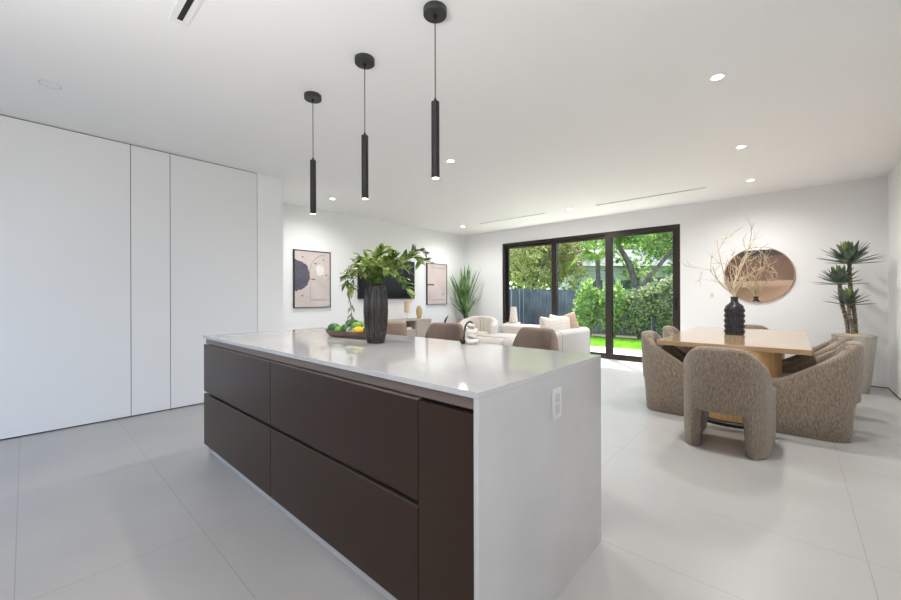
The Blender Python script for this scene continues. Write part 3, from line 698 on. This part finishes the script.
def pillow(loc, rot, s, m, lab):
    bm = BM(); N = 12; top, bot = {}, {}
    for i in range(N + 1):
        for j in range(N + 1):
            u, v = -1 + 2 * i / N, -1 + 2 * j / N
            pinch = 1 - .10 * ((1 - abs(u)) * abs(v) ** 3 + (1 - abs(v)) * abs(u) ** 3)
            th = .085 * ((1 - u ** 4) * (1 - v ** 4)) ** .55
            top[i, j] = bm.verts.new((u * s / 2 * pinch, v * s / 2 * pinch, th)); bot[i, j] = top[i, j] if i in (0, N) or j in (0, N) else bm.verts.new((u * s / 2 * pinch, v * s / 2 * pinch, -th))
    for i in range(N):
        for j in range(N):
            bm.faces.new((top[i, j], top[i + 1, j], top[i + 1, j + 1], top[i, j + 1]))
            bm.faces.new((bot[i, j], bot[i, j + 1], bot[i + 1, j + 1], bot[i + 1, j]))
    o = obj('throw_pillow', bm, m, smooth=True); o.location = loc; o.rotation_euler = rot; tag(o, lab, 'pillow', 'pillows in the sofa corner'); return o
pillow((-3.19, 6.22, .645), (math.radians(72), math.radians(5), math.radians(70)), .46, 'cushion_a', 'ivory textured throw pillow leaning in the sofa, front left one')
pillow((-3.19, 6.58, .66), (math.radians(72), math.radians(8), math.radians(60)), .46, 'cushion_a', 'ivory throw pillow between the textured and the brown pillow')
pillow((-3.16, 6.80, .67), (math.radians(74), math.radians(-16), math.radians(38)), .46, 'cushion_b', 'tan brown throw pillow, rightmost in the sofa corner')

ac = thing('tub_armchair', 'cream curved tub armchair in the corner below the green plant', 'armchair', (-5.37, 7.13, 0), math.radians(-155))
obj('shell', tub_shell(w=.86, d=.76, hb=.79, hf=.62, th=.15, arch=False, slope=(.25, .80), R=.40, lean=0), 'cream', ac, smooth=True)
obj('seat_cushion', cushion_bm(.60, .68, .10, .44, R=.2, y0=.12), 'cream', ac, smooth=True)

# corner plant
t = thing('plant_pot', 'blush pot in the corner behind the cream armchair', 'plant pot', (-6.05, 7.28, 0))
bm = BM(); lathe(bm, [(.13, 0), (.14, .01), (.18, .62), (.185, .66), (.165, .66), (.16, .60), (.01, .60)], 40); obj('body', bm, 'terracotta', t, smooth=True, angle=1)
bm = BM(); ball(bm, (0, 0, .60), .158, (1, 1, .2), seg=24); obj('moss', bm, 'moss', t, smooth=True)
t = thing('potted_dracaena', 'tall green sword-leaved plant in the room corner', 'plant', (-6.05, 7.28, .62))
rn = random.Random(8); V, F = [], []
bm = BM(); tube(bm, [(0, 0, -.02), (.02, 0, .12), (.0, 0, .30)], [.035, .03, .025], 8); tube(bm, [(.06, .02, -.02), (.07, .02, .2)], [.02, .018], 8); obj('stem', bm, 'trunk', t, smooth=True)
for k in range(74):
    f = rn.random(); az_ = rn.uniform(0, 2 * PI); el = math.radians(rn.uniform(62, 88) if f > .15 else rn.uniform(38, 60)); L = rn.uniform(.75, 1.30) if f > .15 else rn.uniform(.5, .75)
    p = Vector((rn.uniform(-.02, .07), rn.uniform(-.02, .02), rn.uniform(.05, .30))); d = Vector((math.cos(el) * math.cos(az_), math.cos(el) * math.sin(az_), math.sin(el)))
    if p.x + d.x * L < -.24: d.x *= .3
    if p.y + d.y * L > .28: d.y *= .25
    sd_ = d.cross(Vector((0, 0, 1))).normalized(); w = rn.uniform(.055, .075); b = len(V); out = Vector((d.x, d.y, 0))
    for tt, ww in ((0, .5), (.3, 1), (.6, .9), (.85, .5), (1, .03)):
        q = p + d * L * tt + out * L * .10 * tt * tt - Vector((0, 0, .08 * L * tt * tt)); V += [Vector((max(q_.x, -.24), min(q_.y, .28), q_.z)) for q_ in (q + sd_ * w / 2 * ww, q - sd_ * w / 2 * ww)]
    for j in range(4): F.append((b + 2 * j, b + 2 * j + 1, b + 2 * j + 3, b + 2 * j + 2))
tag(obj('leaves', (V, F), 'dracaena', t, smooth=True), kind='stuff')

# side table and tapered candle-like vase by the door
t = thing('side_table', 'small pale round side table left of the glass doors', 'side table', (-4.72, 7.40, 0))
bm = BM(); lathe(bm, [(.165, .615), (.165, .64)], 40); obj('tabletop', bm, 'console', t, smooth=True, angle=.6)
bm = BM(); lathe(bm, [(.11, 0), (.10, .02), (.03, .06), (.03, .615)], 24); obj('pedestal', bm, 'console', t, smooth=True, angle=.8)
bm = BM(); lathe(bm, [(.095, 0), (.10, .01), (.085, .12), (.066, .34), (.062, .35), (.01, .35)], 32)
o = obj('tapered_vase', bm, 'cushion_a', smooth=True, angle=.8); o.location = (-4.70, 7.38, .64); tag(o, 'tapered cream column vase against the left door frame', 'vase')
# coffee table and horn
t = thing('coffee_table', 'low round coffee table hidden behind the island stools', 'coffee table', (-4.95, 5.32, 0))
bm = BM(); lathe(bm, [(.42, .36), (.43, .37), (.43, .40)], 48); obj('tabletop', bm, 'console', t, smooth=True, angle=.6)
bm = BM(); lathe(bm, [(.20, 0), (.16, .36)], 32); obj('pedestal', bm, 'console', t, smooth=True, angle=.6)
bm = BM(); tube(bm, curve([(0, 0, 0), (-.01, 0, .15), (-.015, 0, .28), (.01, .01, .38), (.05, .04, .47)], 6), [.03] * 4 + [.024] * 6 + [.022] * 6 + [.018] * 5 + [.013, .010, .007, .003], 10)
o = obj('horn_ornament', bm, 'black', smooth=True); o.location = (-5.0, 5.42, .40); tag(o, 'slim black curved horn ornament above the left stool', 'ornament')

# media console (front faces +x)
cx0, cx1, cy0, cy1, chh = TX + .004, -5.87, 4.15, 5.93, .755
t = thing('media_console', 'pale washed oak media console under the television', 'console', (cx0, (cy0 + cy1) / 2, 0))
L2 = (cy1 - cy0) / 2; D = cx1 - cx0
bm = BM(); box(bm, 0, D, -L2, L2, chh - .025, chh); box(bm, 0, D, -L2, -L2 + .025, .08, chh - .025); box(bm, 0, D, L2 - .025, L2, .08, chh - .025); box(bm, 0, D, -L2 + .025, L2 - .025, .08, .105)
box(bm, 0, .015, -L2 + .025, L2 - .025, .105, chh - .025)
b2 = .44
box(bm, .015, D - .01, b2 - .01, b2 + .01, .105, chh - .025); box(bm, .015, D - .01, -b2 - .01, -b2 + .01, .105, chh - .025); box(bm, .015, D - .01, -b2 + .01, b2 - .01, .53, .55)
obj('body', bm, 'console', t, bevel=.002)
for s in (-1, 1):
    ya, yb = (b2 + .012, L2 - .028) if s > 0 else (-L2 + .028, -b2 - .012)
    bm = BM(); box(bm, D - .018, D - .008, ya, yb, .108, chh - .028)
    for u in (0, 1):
        y_ = ya if u == 0 else yb - .035; box(bm, D - .008, D, y_, y_ + .035, .108, chh - .028)
    box(bm, D - .008, D, ya + .035, yb - .035, .108, .143); box(bm, D - .008, D, ya + .035, yb - .035, chh - .063, chh - .028)
    obj('door', bm, 'console', t)
for a_, b_ in ((-b2 + .012, -.002), (.002, b2 - .012)): obj('drawer', boxbm(D - .018, D, a_, b_, .108, .528), 'console', t, bevel=.002)
for y_ in (-L2 + .06, L2 - .06):
    for x_ in (.06, D - .06): obj('leg', boxbm(x_ - .02, x_ + .02, y_ - .02, y_ + .02, 0, .08), 'console', t)
o = obj('box', boxbm(-.14, .14, -.16, .16, 0, .045), 'plate'); o.location = (-6.05, 5.22, .55); tag(o, 'white flat box in the open slot of the media console', 'box')
o = obj('niche_lining', boxbm(.0155, .018, -b2 + .012, b2 - .012, .552, chh - .027), 'dark_gap', t)
bm = BM(); lathe(bm, [(.035, 0), (.045, .01), (.062, .10), (.068, .16), (.055, .23), (.036, .265), (.032, .28), (.026, .28), (.03, .2)], 32)
o = obj('woven_vase', bm, 'gold', smooth=True, angle=1); o.location = (-6.02, 5.70, chh); tag(o, 'golden rounded vase at the right end of the media console', 'vase')
t = thing('candle_holder', 'peach pillar candle on a clear stand, left of the golden vase', 'candle holder', (-6.10, 5.42, chh))
bm = BM(); lathe(bm, [(.06, 0), (.06, .008), (.012, .014), (.012, .125), (.05, .135), (.05, .14)], 28); obj('stand', bm, 'glass', t, smooth=True, angle=.7)
bm = BM(); lathe(bm, [(.052, .14), (.055, .15), (.055, .375), (.05, .385)], 28); obj('candle', bm, 'amber', t, smooth=True, angle=.7)
# TV
t = thing('television', 'large black flat television on the wall behind the leafy branches', 'television', (TX + .003, 5.065, 1.60))
obj('casing', boxbm(.0, .055, -.735, .735, -.415, .405), 'black', t, bevel=.004)
obj('screen', boxbm(.055, .057, -.726, .726, -.395, .395), 'tv', t)
# ---- framed prints
def blob(cy, cz, ry, rz_, seed, yspan, zspan, n=40, rag=.06):
    r = random.Random(seed); P = []
    for i in range(n):
        a = 2 * PI * i / n; k = 1 + r.uniform(-rag, rag); P.append((min(max(cy + ry * k * math.cos(a), yspan[0]), yspan[1]), min(max(cz + rz_ * k * math.sin(a), zspan[0]), zspan[1])))
    return P
def flatpoly(P, x): b = BM(); b.faces.new([b.verts.new((x, y, z)) for y, z in P]); return b
def strokes(lines, x, w=.004):
    b = BM()
    for ln in lines:
        for (a, c) in zip(ln, ln[1:]):
            A, B_ = Vector(a), Vector(c); d = (B_ - A); 
            if d.length < 1e-6: continue
            d.normalize(); s = Vector((-d.y, d.x)) * w / 2
            vs_ = [A + s - d * w / 2, B_ + s + d * w / 2, B_ - s + d * w / 2, A - s - d * w / 2]; b.faces.new([b.verts.new((x, q.x, q.y)) for q in vs_])
    return b
def inkparts(name, lines, x, w, t):
    for ln in lines: obj(name, strokes([ln], x, w), 'ink_line', t)
M['paper'] = mat('blush_print_paper', (.58, .51, .48), .7, col2=(.64, .58, .55), scale=3)
M['paper2'] = mat('pink_print_paper', (.60, .50, .48), .7, col2=(.65, .55, .53), scale=3)
M['ink'] = mat('slate_paint', (.085, .08, .11), .7, col2=(.11, .105, .14), scale=12)
M['ink_line'] = mat('ink_line', (.16, .12, .11), .7)
M['chalk'] = mat('white_paint_patch', (.80, .77, .74), .7)
def picture(cy, cz, w, h, paper, lab):
    t = thing('framed_print', lab, 'picture', (TX, cy, cz)); a, b = w / 2, h / 2; f = .013; d = .038
    bm = BM(); box(bm, 0, d, -a, -a + f, -b, b); box(bm, 0, d, a - f, a, -b, b); box(bm, 0, d, -a + f, a - f, b - f, b); box(bm, 0, d, -a + f, a - f, -b, -b + f)
    obj('frame', bm, 'black', t); obj('print', boxbm(0, d - .010, -a + f, a - f, -b + f, b - f), paper, t); return t, a - f, b - f, d - .0095
t, a, b, x = picture(3.39, 1.54, .69, 1.0, 'paper', 'framed abstract print with a dark slate blob, near the white corner')
obj('slate_blob', flatpoly(blob(-a + .01, .06, .27, .27, 4, (-a, a), (-b, b), 60, .05), x), 'ink', t)
obj('white_patch', flatpoly(blob(.14, .17, .085, .10, 9, (-a, a), (-b, b), 30, .2), x), 'chalk', t)
arc = [(.30 * math.cos(math.radians(q)) + .24, .34 * math.sin(math.radians(q)) + .10) for q in range(95, 190, 8)]
inkparts('ink_line', [arc, [(-.05, .05), (-.05, -.37), (a, -.37)], [(.0, -.34), (.03, -.36), (.06, -.34), (.1, -.365), (.14, -.34), (.18, -.36), (.22, -.33), (.26, -.35)], [(.27, -.02), (.33, .05)], [(.10, .30), (.18, .22)]], x, .006, t)
inkparts('ink_dot', [[(-.02, .0), (.03, .0)], [(-.19, .38), (-.18, .38)], [(-.20, -.29), (-.19, -.29)], [(.2, .35), (.21, .35)], [(.26, .08), (.27, .08)], [(.04, .28), (.06, .28)]], x + .0003, .022, t)
t, a, b, x = picture(6.55, 1.53, .68, .97, 'paper2', 'framed pink print with a short dark bar, right of the television')
obj('ink_bar', strokes([[(-a + .02, -.02), (-.12, -.02)]], x, .035), 'ink', t)
inkparts('ink_line', [[(-.28, -.23), (-.25, -.30), (-.27, -.36)], [(.14, -.24), (.2, -.2), (.22, -.27), (.14, -.24)], [(-.2, .38), (.25, .38)], [(-.2, -.38), (.22, -.37)]], x, .008, t)

# ================================================================ REAR KITCHEN RUN (only the mirror shows it)
t = thing('kitchen_units', 'dark wood kitchen units reflected in the round mirror', 'kitchen units', (-.70, RY, 0))
for i in range(4):
    xa = -1.64 + i * .82
    obj('cabinet', boxbm(xa + .002, xa + .816, .002, .60, .10, .90), 'brick_col', t); obj('wall_cabinet', boxbm(xa + .002, xa + .816, .002, .36, 1.745, 2.58), 'brick_col', t)
obj('plinth', boxbm(-1.64, 1.63, .002, .55, 0, .10), 'dark_gap', t)
obj('worktop', boxbm(-1.64, 1.635, .002, .62, .90, .93), 'beige_stone', t); obj('backsplash', boxbm(-1.64, 1.635, .001, .015, .93, 1.745), 'beige_stone', t)
obj('shadow_band', boxbm(-1.64, 1.635, .002, .36, 2.58, H - .002), 'dark_gap', t)  # dark box puts the shade above the wall cabinets into colour

# ================================================================ GARDEN
struct('ground', boxbm(-45, 40, BY + .25, 70, -.5, -.06), 'lawn', 'green lawn ground beyond the patio', 'lawn')
struct('patio_paving', boxbm(-9, 4, BY + .02, 9.58, -.10, -.03), 'paving', 'sunlit pale stone patio strip outside the glass doors', 'paving')
struct('planting_bed', boxbm(-8, 4, 11.95, 13.5, -.07, -.045), 'soil', 'soil bed under the hedge shrubs', 'soil')
# grass
rn = random.Random(1); V, F = [], []
for k in range(20000):
    x = rn.uniform(-6.2, -1.2); y = rn.uniform(9.6, 12.0); h_ = rn.uniform(.03, .075); a_ = rn.uniform(0, PI); b = len(V); p = Vector((x, y, -.06)); s = Vector((math.cos(a_), math.sin(a_), 0)) * .006
    V += [p + s, p - s, p + Vector((rn.uniform(-.03, .03), rn.uniform(-.03, .03), h_))]; F.append((b, b + 1, b + 2))
tag(obj('lawn_grass', (V, F), 'grass'), 'bright green grass strip between patio and hedge', 'grass', kind='stuff')
# fence: slatted slate-blue boards along the left side
fx = -8.2
t = thing('garden_fence', 'slate blue vertical board fence behind the sofa', 'fence', (fx, 14.5, -.06))
k = 0; y = -6.8; bm = BM()
while y < 5.5:
    box(bm, -.012 if k % 2 else .0, .010 if k % 2 else .022, y, y + .135, 0, 1.61); y += .15; k += 1
obj('boards', bm, 'fence', t)
rb = random.Random(2); y = -6.5
while y < 4.6:
    obj('sunlit_strip', boxbm(.023, .045, y, y + .04, .02, 1.6), 'sunlit_strip', t); y += rb.choice((.30, .45, .6))  # thin pale strips paint the sunlit edges of the fence boards
bm = BM()
for z in (.25, .85, 1.45): box(bm, -.05, -.012, -6.8, 5.6, z, z + .08)
obj('rails', bm, 'fence', t)
for i in range(6): obj('post', boxbm(-.12, -.05, -6.8 + i * 2.46 - .035, -6.8 + i * 2.46 + .035, 0, 1.66), 'fence', t)
t = thing('garden_fence', 'dark slate fence behind the hedge shrubs', 'fence', (-2.2, 13.6, -.06))
bm = BM(); x = -6.0; k = 0
while x < 7: box(bm, x, x + .135, 0, .022, 0, 1.5); x += .15
obj('boards', bm, 'fence', t); obj('rails', boxbm(-6, 7, .022, .06, 1.2, 1.3), 'fence', t)
for i in range(6): obj('post', boxbm(-6 + i * 2.59 - .035, -6 + i * 2.59 + .035, .06, .13, 0, 1.5), 'fence', t)

def leaves(clumps, n, L, seed, droop=.2):
    n = int(n * .62); L *= 1.3
    r = random.Random(seed); V, F = [], []; tot = sum(c[3] * c[4] * c[5] for c in clumps)
    for c in clumps:
        for _ in range(int(n * c[3] * c[4] * c[5] / tot)):
            while True:
                u = Vector((r.uniform(-1, 1), r.uniform(-1, 1), r.uniform(-1, 1)))
                if .02 < u.length < 1: break
            u = u.normalized() * u.length ** .45
            p = Vector((c[0] + u.x * c[3], c[1] + u.y * c[4], c[2] + u.z * c[5]))
            d = Vector((r.uniform(-1, 1), r.uniform(-1, 1), r.uniform(-1, .6) - droop)).normalized(); nn = Vector((r.uniform(-1, 1), r.uniform(-1, 1), r.uniform(.2, 1))).normalized()
            l_ = L * r.uniform(.6, 1.2); s = d.cross(nn)
            if s.length < .05: continue
            s.normalize(); u2 = s.cross(d); b = len(V); w = l_ * .27
            V += [p, p + d * l_ * .45 + s * w + u2 * w * .2, p + d * l_, p + d * l_ * .45 - s * w + u2 * w * .2]; F += [(b, b + 1, b + 2), (b, b + 2, b + 3)]
    return V, F
def tree(name, base, trunks, clumps, n, L, m, seed, lab, cat='tree', group='trees beyond the garden fence'):
    t = thing(name, lab, cat, base, group=group); B0 = Vector(base)
    bm = BM()
    for tr_ in trunks:
        pts = curve([Vector(q[:3]) for q in tr_], 6); r0, r1 = tr_[0][3] * .72, tr_[-1][3] * .72; N = len(pts)
        tube(bm, pts, [r0 + (r1 - r0) * i / (N - 1) for i in range(N)], 10)
    obj('trunk', bm, 'bark', t, smooth=True)
    tag(obj('foliage', leaves(clumps, n, L, seed), m, t), kind='stuff')
def clumpset(c, R3, k, seed, sz=(.7, 1.2)):
    r = random.Random(seed); out = []
    for i in range(k):
        u = Vector((r.gauss(0, .5), r.gauss(0, .5), r.gauss(0, .5))); s = r.uniform(*sz)
        out.append((c[0] + u.x * R3[0], c[1] + u.y * R3[1], c[2] + u.z * R3[2], s, s, s * .7))
    return out
# the mottled trees beyond the left fence
tree('broadleaf_tree', (-10.3, 17.4, -.06), [[(0, 0, 0, .2), (.2, 0, 1.4, .16), (.8, 0, 2.6, .10), (1.4, 0, 3.6, .05)], [(.2, 0, 1.5, .14), (-.5, .2, 2.6, .09), (-1.2, .2, 3.4, .05)]],
     clumpset((0, 0, 4.1), (2.6, 2.6, 1.7), 26, 1) , 9500, .20, 'foliage_olive', 21, 'mottled olive and tan leaved tree seen through the left door leaf')
tree('broadleaf_tree', (-9.8, 19.9, -.06), [[(0, 0, 0, .2), (-.3, 0, 1.7, .15), (.3, 0, 3.0, .08), (.6, 0, 4, .05)], [(-.3, 0, 1.7, .12), (-1.3, .2, 2.9, .07), (-1.9, .2, 3.5, .04)]],
     clumpset((0, 0, 4.5), (1.9, 1.9, 2.0), 24, 2), 9000, .21, 'foliage_olive', 22, 'tan-tinged leafy tree seen through the middle door leaf')
tree('small_tree', (-10.6, 13.2, -.06), [[(0, 0, 0, .12), (.1, 0, 1.2, .09), (.2, 0, 2.2, .04)]], clumpset((0, 0, 2.3), (1.3, 1.3, .8), 12, 3, (.5, .8)), 4200, .16, 'foliage_lime', 23, 'bright green low tree above the fence at the left door edge')
# tree with the heavy trunk behind the hedge
tree('old_tree', (-5.05, 17.6, -.06), [[(0, 0, 0, .24), (0, 0, 1.6, .22), (-.22, 0, 2.6, .18), (-.75, 0, 3.7, .14), (-1.3, .2, 5.2, .1)], [(0, 0, 1.5, .16), (.7, .0, 2.3, .13), (1.4, -.1, 3.1, .1), (2.1, 0, 3.8, .06)], [(.4, 0, 1.9, .10), (1.5, 0, 2.2, .08), (2.8, 0, 2.9, .05)]],
     clumpset((.8, 1.4, 5.2), (2.4, 1.6, 1.0), 20, 5) + clumpset((2.6, 2.6, 3.0), (1.6, 1.2, 1.6), 14, 6) + clumpset((0, 2.2, 2.6), (2.6, .8, 1.0), 10, 16, (.3, .6)), 14000, .17, 'foliage_green', 24, 'old tree with thick leaning forked trunk seen through the right leaf')
tree('slim_tree', (-5.15, 15.5, -.06), [[(0, 0, 0, .09), (-.05, 0, 1.6, .08), (-.25, 0, 2.6, .06), (-.2, 0, 3.6, .04)]], clumpset((0, .9, 4.1), (1.1, .9, .6), 10, 7, (.5, .8)), 4200, .17, 'foliage_lime', 25, 'slim tree with thin pale trunk left of the old forked tree')
tree('background_tree', (-2.6, 22.5, -.06), [[(0, 0, 0, .25), (0, 0, 3, .15)]], clumpset((0, 0, 3.6), (3.2, 2, 2.2), 26, 8, (.9, 1.5)), 9000, .26, 'foliage_green', 26, 'dense green tree filling the view at the right door edge')
tree('background_tree', (-9.5, 32, -.06), [[(0, 0, 0, .25), (0, 0, 3.6, .15)]], clumpset((0, 0, 5.4), (4.4, 2, 2.2), 28, 9, (1, 1.7)), 8000, .28, 'foliage_lime', 27, 'sunlit yellow-green tree behind the old forked tree')
tree('background_tree', (-15.5, 25.5, -.06), [[(0, 0, 0, .25), (0, 0, 3, .15)]], clumpset((0, 0, 4.4), (4.2, 2, 2.4), 30, 10, (1, 1.8)), 8000, .30, 'foliage_green', 28, 'green tree far beyond the fence at the left door leaf')
tree('background_tree', (-3.4, 28.5, -.06), [[(0, 0, 0, .25), (0, 0, 4, .15)]], clumpset((0, 0, 6.2), (4.6, 2, 2.0), 26, 14, (1, 1.8)), 8000, .30, 'foliage_green', 30, 'tall green tree rising behind the pale house')
tree('background_tree', (-21, 20, -.06), [[(0, 0, 0, .25), (0, 0, 3, .15)]], clumpset((0, 0, 4.0), (3.5, 3, 2.2), 22, 12, (1, 1.8)), 5000, .30, 'foliage_olive', 29, 'olive tree far left behind the fence')
# palm
t = thing('palm_tree', 'palm with arching bright fronds in front of the pale house', 'palm', (-6.3, 16.6, -.06), group='trees beyond the garden fence')
bm = BM(); tube(bm, [(0, 0, 0), (.05, 0, 1.4), (0, 0, 2.95)], [.13, .11, .09], 10); obj('trunk', bm, 'bark', t, smooth=True)
V, F = [], []; rn = random.Random(4)
for k in range(17):
    az_ = k * 2.399; el = math.radians(rn.uniform(15, 70)); L = rn.uniform(1.3, 1.8); d = Vector((math.cos(az_) * math.cos(el), math.sin(az_) * math.cos(el), math.sin(el))); prev = None
    for i in range(30):
        tt = i / 30; p = Vector((0, 0, 2.9)) + d * L * tt - Vector((0, 0, 1)) * L * .75 * tt * tt; s = d.cross(Vector((0, 0, 1))).normalized()
        for sg in (-1, 1):
            q = (s * sg * .8 + d * .5 - Vector((0, 0, .35))).normalized(); l_ = .38 * math.sin(PI * (.12 + .83 * tt)); b = len(V); w = .02
            V += [p - d * w, p + d * w, p + q * l_]; F.append((b, b + 1, b + 2))
tag(obj('fronds', (V, F), 'foliage_lime', t), kind='stuff')
# hedge shrubs in a row
hl = ['yellow-green hedge shrub farthest left, beside the blue fence', 'hedge shrub with yellow-green tips left of the wide door mullion', 'bushy hedge shrub just right of the wide door mullion', 'hedge shrub under the old tree trunk', 'hedge shrub below the leaning dark branch', 'hedge shrub beside the right door frame', 'hedge shrub behind the right door jamb', 'hedge shrub hidden by the back wall']
for i in range(8):
    x = -4.95 + i * .78; m = 'foliage_lime' if i < 2 else 'foliage_hedge'; hh = (1.72, 1.60, 1.50, 1.66, 1.52, 1.62, 1.7, 1.6)[i]
    tt = thing('hedge_shrub', hl[i], 'shrub', (x, 12.25, -.06), group='hedge shrubs along the lawn')
    bm = BM(); rr = random.Random(40 + i)
    for q in range(7):
        a_ = rr.uniform(0, 2 * PI); tube(bm, [(0.06 * math.cos(a_), .06 * math.sin(a_), 0), (.2 * math.cos(a_), .2 * math.sin(a_), .7), (.32 * math.cos(a_), .3 * math.sin(a_), 1.3)], [.016, .012, .006], 6)
    obj('stems', bm, 'bark', tt, smooth=True)
    cl = [(rr.uniform(-.1, .1), 0, hh * .28, .34, .30, .34), (0, 0, hh * .58, .44, .36, .38)] + [(rr.uniform(-.34, .34), rr.uniform(-.2, .2), hh * rr.uniform(.72, .97), rr.uniform(.10, .2), .15, rr.uniform(.14, .3)) for _ in range(8)]
    tag(obj('foliage', leaves(cl, 1900, .12, 60 + i, -.8), m, tt), kind='stuff')
# neighbour house
t = thing('house', 'pale grey clapboard house glimpsed behind the palm', 'house', (-8.3, 24.4, -.06), .73)
obj('walls', boxbm(-3, 3, -2, 2, 0, 3.0), 'house', t)
bm = BM(); vs_ = [bm.verts.new(p) for p in ((-3.3, -2.4, 3.0), (3.3, -2.4, 3.0), (3.3, 2.4, 3.0), (-3.3, 2.4, 3.0), (-3.3, 0, 4.2), (3.3, 0, 4.2))]
for f in ((0, 1, 5, 4), (2, 3, 4, 5), (0, 4, 3), (1, 2, 5), (0, 3, 2, 1)): bm.faces.new([vs_[i] for i in f])
obj('roof', bm, 'roof', t)
for x_ in (-1.9, 0, 1.9): w_ = obj('window', boxbm(x_ - .5, x_ + .5, -2.06, -2.0, 1.2, 2.3), 'plate', t); obj('pane', boxbm(x_ - .42, x_ + .42, -2.075, -2.06, 1.28, 2.22), 'windowglass', w_)
